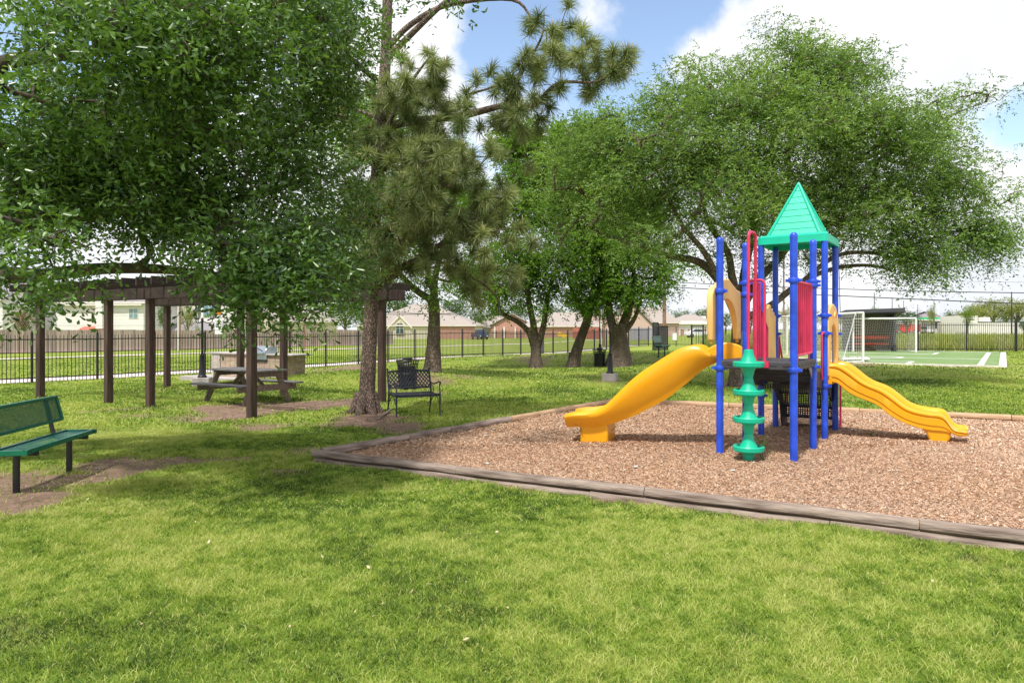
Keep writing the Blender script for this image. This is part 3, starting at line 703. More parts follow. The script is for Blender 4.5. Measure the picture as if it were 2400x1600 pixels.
# slides: near-wall outline read from known heights along a straight ground line
def interp(tab,x):
    if x<=tab[0][0]: return tab[0][1]
    for (a,b_),(c,d) in zip(tab,tab[1:]):
        if x<=c:
            return lerp(b_,d,(x-a)/(c-a))
    return tab[-1][1]
def slide(start,end,wall_off,topT,botT,w0,w1,name,kind,n_=46,curve=0):
    """start/end: ground line of the near wall; topT/botT: (px,py) outline of the near wall; wall_off: unit dir to far side"""
    d=(end-start); L_=d.length; d.normalize(); mb=MB(); rings=[]
    def zt(tab,x,y): return EYE-(interp(tab,x)-HZ)*y/F
    for i in range(n_+1):
        t_=i/n_; p=start+d*(L_*t_); px=1200+F*p.x/p.y
        sgn=1 if end.x>start.x else -1
        T=topT if sgn>0 else topT[::-1]; B=botT if sgn>0 else botT[::-1]
        a=zt(T,px,p.y); b_=zt(B,px,p.y); w=lerp(w0,w1,min(1,t_*3)) ; hgt=max(.05,a-b_)
        e=1.0
        dep=min(hgt*.62,.24)
        if kind=='wave':
            lip=max(0,(t_-.88)/.12); dep=lerp(min(.19,hgt*.6),.03,lip)
            pr=[(.03,0),(.008,.04*hgt),(.008,.26*hgt),(-.004,.31*hgt),(-.004,.70*hgt),(.008,.76*hgt),(-.012,.81*hgt),(-.018,.90*hgt),(-.006,.97*hgt),(.02,hgt+.004),(.06,hgt+.008),(.10,hgt),(.125,hgt-.02),(.14,hgt-.06),(.15,hgt-dep*.85),(.19,hgt-dep),(.5*w,hgt-dep-.01)]
        else:
            pr=[(.16,.02),(.10,0),(.085,.08*hgt),(.07,.16*hgt),(.05,.22*hgt),(.015,.40*hgt),(-.02,.60*hgt),(-.03,.78*hgt),(-.015,.92*hgt),(.02,hgt),(.05,hgt-.01),(.075,hgt-.05),(.12,hgt-dep*.85),(.20,hgt-dep),(.5*w,hgt-dep-.015)]
            if t_>.9: pr=[(x*(1),y) for x,y in pr]
        full=pr+[(w-x,y) for x,y in pr[::-1][1:]]
        full=full+[(w*.6,.03 if kind!='wave' else 0.0),(w*.4,.03 if kind!='wave' else 0.0)]
        off=wall_off
        rings.append([p+off*x+Vector((0,0,b_+y)) for x,y in full])
    mb.sweep(rings); return part(mb,name,M['yellow'],play,smooth=True,ang=38)
def pxl(lst,ox,oy,s): return [(ox+x/s,oy+y/s) for x,y in lst]
def smoothtab(tab,k=3,step=6):
    xs=np.arange(tab[0][0],tab[-1][0]+.1,step*np.sign(tab[-1][0]-tab[0][0])); 
    T=sorted(tab); X_=np.linspace(T[0][0],T[-1][0],60); Y_=np.interp(X_,[a for a,_ in T],[b_ for _,b_ in T])
    for _ in range(k): Y_[1:-1]=(Y_[:-2]+2*Y_[1:-1]+Y_[2:])/4
    r=list(zip(X_,Y_)); return r if tab[0][0]<tab[-1][0] else r[::-1]
topL=pxl([(1710,360),(1660,400),(1600,310),(1520,262),(1400,268),(1300,300),(1200,355),(1100,420),(1000,485),(900,550),(800,630),(700,730),(640,785),(580,850),(530,895),(480,925),(430,945),(330,958),(200,963),(150,970),(110,985)],1300,750,4.48)
botL=pxl([(1710,440),(1670,462),(1600,490),(1500,560),(1400,655),(1300,730),(1200,815),(1050,900),(900,975),(800,1025),(700,1060),(600,1095),(500,1120),(400,1130),(120,1130)],1300,750,4.48)
s0=Vector((2.72,8.93,0)); s1=Vector((0.745,9.62,0)); dL=(s1-s0).normalized(); offL=Vector((dL.y,-dL.x,0)); 
if offL.y<0: offL=-offL
slide(s0,s1,offL,smoothtab(topL),smoothtab(botL),.95,.66,'curved_slide','curved')
# entry hump on the far side and floor of the slide mouth
mb=MB(); e0=Vector((3.24,9.60,0)); pts=[]
for k_ in range(9):
    t_=k_/8; p=e0.lerp(e0+dL*.62,t_); zt_=1.22+.20*math.sin(math.pi*min(1,.25+t_*.75)) ; pts.append((p,zt_))
o_=[Vector((p.x,p.y,1.14)) for p,_ in pts]+[Vector((p.x,p.y,z)) for p,z in pts[::-1]]
mb.ext(o_,offL*-.06); part(mb,'slide_side_wall',M['yellow'],play,bevel=.02,smooth=True,ang=50)
mb=MB(); f0=gp(1358,1035,0.0); 
q0=Vector((.96,9.66,0)); q1=q0+dL*-.40
mb.ext([q0+Vector((0,0,-.05)),q1+Vector((0,0,-.05)),q1+Vector((0,0,.33)),q0+Vector((0,0,.27))],offL*.58); 
part(mb,'slide_foot',M['yellow'],play,bevel=.03,smooth=True,ang=50)
topR=pxl([(545,285),(600,280),(650,292),(700,318),(750,352),(800,395),(850,435),(900,463),(950,485),(1000,500),(1050,523),(1100,553),(1150,592),(1200,635),(1250,672),(1300,697),(1350,712),(1420,727),(1500,738),(1560,741),(1610,755),(1640,790),(1660,830),(1680,870),(1700,893),(1740,905),(1800,905),(1835,925)],1800,780,3.92)
botR=pxl([(545,455),(600,452),(640,462),(680,500),(720,540),(780,575),(850,602),(950,640),(1000,662),(1040,692),(1080,728),(1120,762),(1180,795),(1250,830),(1320,855),(1400,880),(1500,900),(1600,905),(1680,915),(1720,945),(1780,955),(1835,945)],1800,780,3.92)
r0=Vector((4.62,9.98,0)); r1=Vector((6.22,9.27,0)); dR=(r1-r0).normalized(); offR=V.copy()
ex=1800+1835/3.92
# end of the near wall where it projects to the lip's tip
tt=((ex-1200)/F*r0.y-r0.x)/(dR.x-(ex-1200)/F*dR.y); r1=r0+dR*tt
slide(r0,r1,offR,smoothtab(topR,2),smoothtab(botR,2),.86,.80,'wave_slide','wave',70)
mb=MB(); qa=ap(1800+1425/3.92,900,1); 
def onR(px): 
    k=(px-1200)/F; t_=(k*r0.y-r0.x)/(dR.x-k*dR.y); return r0+dR*t_
def zR(px,py): return EYE-(py-HZ)*onR(px).y/F
fpts=[(2158,1003),(2168,1012),(2178,1034),(2184,1050),(2216,1050),(2226,1030),(2230,1012),(2228,1003)]
mb.ext([onR(x)+offR*.03+Vector((0,0,zR(x,y))) for x,y in fpts],offR*.74); part(mb,'slide_foot',M['yellow'],play,bevel=.03,smooth=True,ang=50)
mb=MB(); slab(mb,.9,2.06,.99,2.84,.80,.905); part(mb,'slide_lip',M['yellow'],play,bevel=.01)
# ---------------------------------------------------------------- pergola
PF=[(-11.4,16.5),(-9.1,15.4),(-7.8,14.72),(-4.9,12.85)]; PR=[(-9.7,19.2),(-7.1,17.85),(-5.72,17.1),(-2.97,15.6)]
perg=thing('pergola','dark brown timber pergola with eight square posts over the picnic table','pergola',(-7.2,16.2,-0.06))
TOP=2.34
for i,(x,y) in enumerate(PF+PR):
    z0=gz(x,y)-.05; wd=.145; yy=math.atan2(-3.7,6.5) if i not in (0,) else -.3
    mb=MB(); mb.box((x,y,(z0+TOP)/2),(wd,wd,TOP-z0),yy); part(mb,'post',M['pergola'],perg,bevel=.012)
for row in (PF,PR):
    for (a,b_) in zip(row,row[1:]):
        A_=Vector((*a,0));B_=Vector((*b_,0)); d=(B_-A_).normalized(); s=Vector((-d.y,d.x,0)); e0=.45 if a==row[0] else 0; e1=.55 if b_==row[-1] else 0
        for sg in (-1,1):
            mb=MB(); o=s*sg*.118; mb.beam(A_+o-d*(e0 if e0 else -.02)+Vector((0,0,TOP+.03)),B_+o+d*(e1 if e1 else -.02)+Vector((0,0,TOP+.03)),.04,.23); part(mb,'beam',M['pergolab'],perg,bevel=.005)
d=(Vector((*PF[-1],0))-Vector((*PF[0],0))).normalized(); dd=(Vector((*PR[-1],0))-Vector((*PR[0],0))).normalized()
for i in range(17):
    t_=-.03+i/16*1.07
    a=Vector((*PF[0],0)).lerp(Vector((*PF[-1],0)),t_); b_=Vector((*PR[0],0)).lerp(Vector((*PR[-1],0)),t_); q=(b_-a).normalized()
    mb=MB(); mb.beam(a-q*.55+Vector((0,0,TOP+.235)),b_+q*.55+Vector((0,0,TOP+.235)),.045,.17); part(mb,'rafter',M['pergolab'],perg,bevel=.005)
for k_ in (.12,.5,.88):
    a=Vector((*PF[0],0)).lerp(Vector((*PR[0],0)),k_); b_=Vector((*PF[-1],0)).lerp(Vector((*PR[-1],0)),k_); q=(b_-a).normalized()
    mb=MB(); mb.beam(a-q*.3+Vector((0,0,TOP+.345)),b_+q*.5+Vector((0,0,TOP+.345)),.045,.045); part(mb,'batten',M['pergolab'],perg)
# ---------------------------------------------------------------- picnic table (local axes: x long, y across)
tx,ty=-6.1,15.75; pt=thing('picnic_table','weathered grey wooden picnic table with attached benches on bare soil','picnic table',(tx,ty,gz(tx,ty)-.01),math.atan2(-.52,.85))
mb=MB()
for i in range(5): mb.box((0,-.31+i*.155,.735),(1.83,.143,.04))
mb.build('tabletop',M['oldtop'],pt,bevel=.006)
for sg in (-1,1):
    mb=MB()
    for k_ in (0,1): mb.box((0,sg*(.62+k_*.155),.43),(1.83,.143,.04))
    mb.build('bench_seat',M['oldtop'],pt,bevel=.006)
for x in (-.68,.68):
    for sg in (-1,1):
        mb=MB(); mb.beam((x,sg*.60,-.01),(x,sg*.27,.71),.045,.13,up=(0,1,0)); mb.build('leg',M['oldwood'],pt,bevel=.005)
    mb=MB(); mb.beam((x+.045*(1 if x>0 else -1),-.78,.355),(x+.045*(1 if x>0 else -1),.78,.355),.04,.14); mb.build('bench_support',M['oldwood'],pt,bevel=.005)
    mb=MB(); mb.beam((x+.045*(1 if x>0 else -1),-.36,.655),(x+.045*(1 if x>0 else -1),.36,.655),.04,.12); mb.build('top_support',M['oldwood'],pt,bevel=.005)
    mb=MB(); mb.beam((x*.93,0,.33),(x*.12,0,.70),.09,.04); mb.build('brace',M['oldwood'],pt,bevel=.004)
# ---------------------------------------------------------------- ornate cast bench
def cast_bench(label):
    a=gpt(946,977.5); b_=gpt(1031,973)
    W=(b_-a); W.z=0; wl=.84; W=Vector((.9,.42,0)).normalized(); ang=math.atan2(W.y,W.x); c=a+W*(wl/2-.13)+Vector((-W.y,W.x,0))*.29
    t_=thing('lawn_bench',label,'bench',(c.x,c.y,gz(c.x,c.y)-.01),ang)
    hw=wl/2; ys_=-.27; yb=.24
    # seat lattice slab
    mb=MB()
    for i in range(19):
        x=-hw+.02+i*(wl-.04)/18; mb.beam((x-.04,ys_,.405),(x+.04,yb,.40),.012,.012)
        mb.beam((x+.04,ys_,.405),(x-.04,yb,.40),.012,.012)
    for y in (ys_,yb): mb.tube([(-hw,y,.405),(hw,y,.405)],.016,6)
    mb.box((0,ys_-.004,.39),(wl,.012,.04)); mb.build('seat',M['blackblue'],t_)
    # backrest: arched lattice
    def bp3(u_,v_):  # u -1..1, v 0..1
        top=.80+.055*math.cos(u_*math.pi/2)+.012*math.cos(u_*math.pi*2); z=lerp(.50,top,v_); return Vector((u_*hw*.98,yb+.02+.10*v_*1.0,z))
    mb=MB()
    for k_ in range(-14,15):
        for dr in (1,-1):
            seg=[]
            for q in range(13):
                v_=q/12; u_=(k_+dr*(v_-.5)*4)/6
                u_=u_+.018*math.sin(v_*math.pi*8)
                if abs(u_)<=1: seg.append(bp3(u_,v_))
            if len(seg)>1: mb.tube(seg,.0115,5)
    mb.tube([bp3(-1+i/8,1) for i in range(17)],.017,6); mb.tube([bp3(-1+i/8,0) for i in range(17)],.014,6)
    mb.build('backrest',M['blackblue'],t_,smooth=True)
    for s in (-1,1):
        x=s*hw
        mb=MB(); mb.tube([(x,yb+.14,.86),(x,yb+.10,.70),(x,yb+.03,.48),(x,yb+.01,.38),(x,yb+.05,.2),(x,yb+.13,.0)],[.016,.018,.018,.02,.016,.013],8)
        mb.lathe([(.016,0),(.02,.01),(.001,.03)],(x,yb+.14,.855),8); mb.build('rear_leg',M['blackblue'],t_,smooth=True)
        mb=MB(); mb.tube([(x,ys_,.41),(x,ys_-.012,.3),(x,ys_+.005,.15),(x,ys_-.02,.0)],[.02,.017,.014,.012],8); mb.build('front_leg',M['blackblue'],t_,smooth=True)
        mb=MB(); mb.tube([(x,yb+.06,.60),(x,.1,.575),(x,-.05,.60),(x,-.2,.635),(x,ys_-.03,.63),(x,ys_-.05,.605),(x,ys_-.03,.59),(x,ys_-.01,.605)],[.012,.013,.014,.016,.018,.016,.012,.01],7)
        mb.tube([(x,ys_-.01,.62),(x,ys_+.03,.56),(x,ys_+.0,.50),(x,ys_-.01,.41)],[.012,.011,.013,.016],7)
        mb.tube([(x,yb+.03,.56),(x,.14,.53),(x,.1,.45),(x,.14,.41)],.008,6); mb.build('armrest',M['blackblue'],t_,smooth=True)
        mb=MB(); mb.tube([(x,yb+.03,.22),(x,.12,.33),(x,0,.375),(x,-.12,.33),(x,ys_+.0,.2)],.009,6); mb.box((x,-.01,.39),(.02,.5,.03)); mb.build('side_arch',M['blackblue'],t_,smooth=True)
    return t_
cast_bench('dark cast metal bench with lattice arched back beside the pine trunk')
mb=MB(); a=gpt(880,964); b_=gpt(990,950); pts=[]
for i in range(13):
    t_=i/12; p=a.lerp(b_,t_); p.z=gz(p.x,p.y)+.01+.10*max(0,(t_-.55)/.45)**2; pts.append(p)
mb.tube(pts,.006,5); o=mb.build('cable',M['rubber'],loc=a); tag(o,'thin black cable lying in the grass under the lattice bench','cable')
# ---------------------------------------------------------------- green park benches
def park_bench(label,loc,rz,L_=1.83):
    t_=thing('park_bench',label,'bench',loc,rz,'green park benches')
    # local: x along, y toward front (-y is front)
    hw=L_/2
    def sheet(mb,pts,th): pass
    ms=MB(); ms.b2((-hw+.03,-.165,.452),(hw-.03,.12,.456)); ms.build('seat_mesh',M['meshgreen'],t_)
    fr=MB(); 
    for y in (-.175,.135): fr.beam((-hw,y,.445),(hw,y,.445),.035,.05)
    for x in (-hw+.015,hw-.015): fr.beam((x,-.21,.445),(x,.13,.445),.035,.05)
    for x in (-.3,.3): fr.beam((x,-.21,.448),(x,.13,.448),.012,.006)
    fr.build('seat_frame',M['benchgreen'],t_,bevel=.008)
    a=R(14); 
    fb=MB(); A0=Vector((0,.17,.60)); up=Vector((0,math.sin(a),math.cos(a)))
    for k_ in (0,.27): fb.beam(Vector((-hw,0,0))+A0+up*k_,Vector((hw,0,0))+A0+up*k_,.035,.035)
    for x in (-hw+.015,hw-.015): fb.beam(Vector((x,0,0))+A0,Vector((x,0,0))+A0+up*.27,.035,.035)
    fb.build('backrest_frame',M['benchgreen'],t_,bevel=.008)
    # mesh as its own rotated object so its holes follow the sheet
    bmh=MB(); bmh.b2((-hw+.02,0,-.002),(hw-.02,.27,.002)); o=bmh.build('backrest_mesh',M['meshgreen'],t_); o.location=A0; o.rotation_euler=(R(90)-a,0,0)
    for x in (-hw*.715,hw*.715):
        lg=MB(); lg.tube([(x,.0,-.08),(x,.0,.40)],.032,12); lg.build('leg',M['black'],t_,smooth=True)
        sp_=MB(); sp_.tube([(x,-.20,.405),(x,.12,.405),(x,.16,.42),(x,.185,.52),(x,.255,.84)],[.024]*5,10); sp_.build('support',M['black'],t_,smooth=True)
    return t_
bx=Vector((-5.06,7.42,0)); park_bench('dark green perforated metal bench at the left edge of the photo',(-5.08,7.42,gz(-5.08,7.42)),math.atan2(1.0,-.14),1.48)
q=gpt(1551,833); park_bench('small distant green bench in front of the far iron fence',(q.x,q.y,q.z),R(63),1.5)
# ---------------------------------------------------------------- trash cans
def trash(label,loc,r=.27,h=.76):
    t_=thing('trash_can',label,'trash can',loc,0,'black slatted trash cans')
    for i in range(28):
        a=2*math.pi*i/28; c,s=math.cos(a),math.sin(a)
        mb=MB(); pr=[(r*.86,.03),(r*.86,.1),(r*.92,.5),(r*1.0,h-.12),(r*1.12,h)]
        pts=[(c*x,s*x,z) for x,z in pr]
        mb2=MB()
        tdir=Vector((-s,c,0))
        vs=[]; 
        for p in pts: vs+=[Vector(p)-tdir*.0125,Vector(p)+tdir*.0125]
        o=Vector((c,s,0))*-.006; vs+= [v+o for v in vs]; n_=len(pts)*2; fs=[]
        for k_ in range(len(pts)-1): fs+=[(2*k_,2*k_+1,2*k_+3,2*k_+2),(n_+2*k_,n_+2*k_+2,n_+2*k_+3,n_+2*k_+1),(2*k_,2*k_+2,n_+2*k_+2,n_+2*k_),(2*k_+1,n_+2*k_+1,n_+2*k_+3,2*k_+3)]
        mb.add(vs,fs); 
        if i==0: sl=MB()
        sl.add(mb.v,mb.f)
    sl.build('slats',M['black'],t_)
    mb=MB()
    for z,rr in ((.05,.87),(.45,.92),(h-.1,1.01),(h,1.12)): mb.tube([(math.cos(a)*r*rr,math.sin(a)*r*rr,z) for a in [2*math.pi*k_/24 for k_ in range(25)]],.012,6)
    mb.build('hoop',M['black'],t_,smooth=True)
    mb=MB(); mb.lathe([(r*.70,.04),(r*.74,.5),(r*.76,h-.16)],(0,0,0),24); mb.build('liner',M['rubber'],t_,smooth=True)
    mb=MB(); mb.lathe([(r*.3,h-.05),(r*.3,h+.01),(r*.5,h+.02),(r*.52,h+.045),(r*.4,h+.07),(.001,h+.075)],(0,0,0),20); mb.build('lid',M['black'],t_,smooth=True)
    return t_
q=gpt(955,912); trash('black slatted trash can behind the lattice bench, near the big oak trunk',(-2.86,18.7,gz(-2.86,18.7)-.02),.285,.80)
q=gpt(1405,859); trash('black slatted trash can next to the lamp post in the middle',(q.x,q.y,q.z-.02))
# ---------------------------------------------------------------- lamp posts
def lamp(label,px,py,total,ang=0,n_=3,base=True):
    q=gpt(px,py); t_=thing('lamp_post',label,'lamp post',q,ang,'black lantern lamp posts')
    if base: mb=MB(); mb.box((0,0,.08),(.46,.46,.30)); mb.build('footing',M['concrete'],t_,bevel=.02)
    hb=.22 if base else 0; T=total
    mb=MB(); mb.lathe([(.13,hb),(.135,hb+.03),(.115,hb+.06),(.10,hb+.09),(.085,hb+.35),(.07,hb+.55),(.06,hb+.60),(.075,hb+.63),(.055,hb+.66),(.036,hb+.70),(.033,T*.62),(.05,T*.63),(.05,T*.66),(.033,T*.68),(.028,T-.42),(.04,T-.40),(.03,T-.36),(.045,T-.33),(.02,T-.28)],(0,0,0),12)
    mb.build('pole',M['black'],t_,smooth=True,ang=50)
    R0=.27
    for k_ in range(n_):
        a=2*math.pi*k_/n_+.35; d=Vector((math.cos(a),math.sin(a),0))
        mb=MB(); mb.tube([Vector((0,0,T-.36)),d*.10+Vector((0,0,T-.42)),d*.2+Vector((0,0,T-.43)),d*R0+Vector((0,0,T-.38)),d*R0+Vector((0,0,T-.33))],.013,6); mb.build('arm',M['black'],t_,smooth=True)
        c=d*R0+Vector((0,0,T-.33))
        mb=MB(); mb.lathe([(.02,0),(.05,.02),(.055,.03)],c,8); mb.lathe([(.085,.23),(.10,.235),(.085,.26),(.035,.31),(.03,.33),(.012,.34),(.006,.40)],c,8)
        for j in range(6):
            b_=2*math.pi*j/6; mb.tube([c+Vector((.05*math.cos(b_),.05*math.sin(b_),.02)),c+Vector((.08*math.cos(b_),.08*math.sin(b_),.24))],.006,4)
        ln=mb.build('lantern',M['black'],t_)
        mb=MB(); mb.lathe([(.044,.03),(.072,.235)],c,8); mb.build('lantern_glass',M['lglass'],ln)
    return t_
M['lglass']=mat('frosted_glass',(0.80,0.82,0.80),0.25,0,0.05,5)
lamp('black lamp post with lanterns beside the stone counter',474,903,2.22,.2,3)
lamp('tallest black lamp post on a concrete base in the middle of the lawn',1430,891,2.42,-.35,2)
lamp('far thin black lamp post behind the slatted trash can',1406,850,2.45,1.9,2)
# ---------------------------------------------------------------- stone counter and grill
a=gp(498,0,0) if False else None
cA=Vector((-10.1,23.0,0)); dC=Vector((.93,-.36,0)).normalized()
cA=Vector(((498-1200)/F*22.6,22.6,0)); cB=Vector(((683-1200)/F*20.6,20.6,0)); dC=(cB-cA); Lc=dC.length; dC.normalize(); sC=Vector((-dC.y,dC.x,0)); mid=(cA+cB)/2; zc=gz(mid.x,mid.y)
ct=thing('stone_counter','stacked stone outdoor kitchen counter with a built-in grill behind the picnic table','counter',(mid.x,mid.y,zc-.03))
def obox(mb,c,dx,lx,ly,z0,z1):
    s=Vector((-dx.y,dx.x,0)); p=[c-dx*lx/2-s*ly/2,c+dx*lx/2-s*ly/2,c+dx*lx/2+s*ly/2,c-dx*lx/2+s*ly/2]
    return mb.ext([Vector((k_.x,k_.y,z0)) for k_ in p],(0,0,z1-z0))
mb=MB(); obox(mb,mid+sC*.36,dC,Lc-.42,.70,zc-.05,.80); part(mb,'stone_wall',M['stone'],ct)
mb=MB(); obox(mb,cA+dC*.2+sC*.34,dC,.42,.72,zc-.05,.802); part(mb,'stone_pier',M['stonel'],ct)
mb=MB(); obox(mb,mid+sC*.36-dC*.12,dC,Lc+.42,.82,.802,.845); part(mb,'countertop',M['concrete'],ct,bevel=.01)
mb=MB(); obox(mb,mid+sC*.3,dC,Lc+1.6,1.9,zc-.12,zc+.03); part(mb,'slab',M['concrete'],ct)
gc=Vector(((606-1200)/F*21.4,21.4,0))
gl=thing('barbecue_grill','stainless steel barbecue grill with closed lid set in the stone counter','grill',(gc.x,gc.y,.70))
mb=MB(); s=sC; 
obox(mb,gc+s*.2,dC,.86,.5,.66,.80); part(mb,'firebox',M['steel'],gl,bevel=.01)
mb=MB(); obox(mb,gc-s*.02+s*.0,dC,.84,.03,.60,.655); part(mb,'control_panel',M['black'],gl)
mb=MB(); prof=[(-.06,.80),(-.07,.90),(-.03,.99),(.05,1.05),(.2,1.08),(.38,1.05),(.44,.80)]
mb.ext([gc-dC*.40+s*x+Vector((0,0,z)) for x,z in prof],dC*.8); part(mb,'lid',M['steel'],gl,bevel=.02,smooth=True)
mb=MB(); mb.tube([gc-dC*.33-s*.11+Vector((0,0,.87)),gc+dC*.33-s*.11+Vector((0,0,.87))],.018,8); part(mb,'handle',M['steel'],gl,smooth=True)
mb=MB(); mb.lathe([(.02,0),(.03,.01),(.001,.02)],gc-s*.06+Vector((0,0,1.0)),10); part(mb,'thermometer',M['black'],gl)
# ---------------------------------------------------------------- iron fences
def iron_fence(name,label,P0,P1,bay,h,posth,pk,root_label=None,skip_before=None,m=None,postw=.06,fin=True):
    P0=Vector((P0[0],P0[1],0)); P1=Vector((P1[0],P1[1],0)); d=P1-P0; L_=d.length; d.normalize(); n_=max(1,round(L_/bay)); bay=L_/n_
    f=thing(name,label,'fence',(P0.x,P0.y,gz(P0.x,P0.y)))
    rz=math.atan2(d.y,d.x); m=m or M['black']; pm=None
    for i in range(n_+1):
        p=P0+d*(bay*i); z=gz(p.x,p.y)
        mb=MB(); mb.box((p.x,p.y,z+posth/2-.05),(postw,postw,posth+.1),rz)
        if fin: mb.lathe([(.04,posth),(.04,posth+.02),(.02,posth+.03),(.033,posth+.06),(.001,posth+.11)],(p.x,p.y,z),6)
        part(mb,'post',m,f)
        if i==n_: break
        q=P0+d*(bay*(i+1)); z2=gz(q.x,q.y); mb=MB()
        for hh in (h-.14,.16): mb.beam(Vector((p.x,p.y,z+hh)),Vector((q.x,q.y,z2+hh)),.025,.035)
        for j in range(1,pk+1):
            t_=j/(pk+1); c=p.lerp(q,t_); zz=lerp(z,z2,t_); mb.box((c.x,c.y,zz+h/2+.02),(.018,.018,h-.04),rz)
        part(mb,'panel',m,f)
    return f
e=fp(45.5,0)
iron_fence('iron_fence','long black iron picket fence running from the left edge into the distance',fp(-5.6),e,1.86,1.50,1.55,16)
k0=(e.x,e.y); k1=ap(1905,800,48.0); 
iron_fence('iron_fence','black iron picket fence behind the trees and the playground',(e.x,e.y),(k1.x+4.5,k1.y),2.4,1.52,1.57,20)
k2=ap(2040,800,43.5); k3=ap(2383,800,43); k4=ap(2540,800,43)
iron_fence('iron_fence','tall black iron fence behind the soccer turf on the right',(k2.x,k2.y),(k3.x-.1,k3.y),2.75,1.80,1.92,22)
iron_fence('iron_fence','taller framed black gate section at the far right edge of the fence',(k3.x,k3.y),(k4.x,k4.y),2.2,1.8,2.32,14,fin=False)
# gate and mesh screens in the back fence
def fence_gate(label,px0,px1,Y_,h,z0=None):
    a=ap(px0,800,Y_); b_=ap(px1,800,Y_-.15); z=gz(a.x,a.y); t_=thing('gate',label,'gate',(a.x,a.y,z))
    for p in (a,b_):
        mb=MB(); mb.box((p.x,p.y,z+h/2),(.09,.09,h)); part(mb,'post',M['black'],t_)
    mb=MB(); 
    for hh in (.15,h-.08): mb.beam(Vector((a.x,a.y,z+hh)),Vector((b_.x,b_.y,z+hh)),.05,.05)
    n_=int((b_.x-a.x)/.12)
    for j in range(1,n_): 
        c=a.lerp(b_,j/n_); mb.box((c.x,c.y,z+h/2),(.02,.02,h-.1))
    part(mb,'leaf',M['black'],t_); return t_,a,b_,z
M['screen']=grid_mat('dark_mesh_screen',(0.03,0.03,0.035),0.6,0.04,0.18,(0,2))
def screen(label,px0,px1,Y_,h):
    a=ap(px0,800,Y_); b_=ap(px1,800,Y_); z=gz(a.x,a.y); t_=thing('mesh_screen',label,'mesh screen',(a.x,a.y,z))
    mb=MB(); mb.b2((a.x,a.y,z+.05),(b_.x,a.y+.02,z+h)); part(mb,'mesh',M['screen'],t_)
    mb=MB(); 
    for x in (a.x,b_.x): mb.box((x,a.y,z+h/2),(.06,.06,h))
    for hh in (.05,h): mb.box(((a.x+b_.x)/2,a.y,z+hh),(abs(b_.x-a.x),.05,.05))
    part(mb,'frame',M['black'],t_)
screen('tall dark mesh screen panel left of the far gate',1530,1543,44.5,1.85)
screen('dark mesh gate panel behind the distant green bench',1544,1565,44.3,1.62)
fence_gate('wide black pedestrian gate in the back fence',1621,1648,44.6,1.68)
# ---------------------------------------------------------------- wooden fences
M['wfence']=stripe_mat('wood_fence',(0.44,0.34,0.31),(0.14,0.10,0.09),0.14,0.12,0.9,True,var=.35)
M['rfence']=stripe_mat('red_wood_fence',(0.42,0.13,0.10),(0.16,0.05,0.04),0.14,0.12,0.9,True,var=.15)
M['gfence']=stripe_mat('grey_wood_fence',(0.40,0.38,0.45),(0.2,0.19,0.22),0.14,0.12,0.9,True,var=.15)
def wood_fence(label,a,b_,h,m,bay=2.4):
    a=Vector((a[0],a[1],0)); b_=Vector((b_[0],b_[1],0)); d=b_-a; L_=d.length; d.normalize(); n_=max(1,round(L_/bay)); bay=L_/n_
    f=thing('wood_fence',label,'fence',(a.x,a.y,gz(a.x,a.y)),math.atan2(d.y,d.x)); z0=f.location.z
    for i in range(n_):
        p=a+d*(bay*i); q=a+d*(bay*(i+1)); za=gz(p.x,p.y)-z0; zb_=gz(q.x,q.y)-z0; hh=h+random.uniform(-.03,.03)
        mb=MB(); k_=int(bay/.14); 
        for j in range(k_):
            x0=bay*i+bay*j/k_; x1=bay*i+bay*(j+1)/k_-.008; zz=lerp(za,zb_,j/k_); dy=random.uniform(-.006,.006); tp=hh+random.uniform(-.012,.012)
            mb.ext([(x0,dy,zz+.02),(x1,dy,zz+.02),(x1,dy,zz+tp-.03),(x1-.03,dy,zz+tp),(x0+.03,dy,zz+tp),(x0,dy,zz+tp-.03)],(0,.02,0))
        mb.build('panel',m,f)
    return f
wood_fence('long weathered wooden privacy fence beyond the road verge on the left',fp(-58,37.3),fp(52,37.3),1.84,M['wfence'])
a=ap(1008,800,95); 
a=ap(1343,0,118); b_=ap(1408,0,112); wood_fence('short red stained wooden fence beside the brick house',(a.x,a.y),(b_.x,b_.y),1.9,M['rfence'])
a=ap(1478,0,100); b_=ap(1536,0,98); wood_fence('grey blue wooden fence below the brick gable house',(a.x,a.y),(b_.x,b_.y),1.75,M['gfence'])
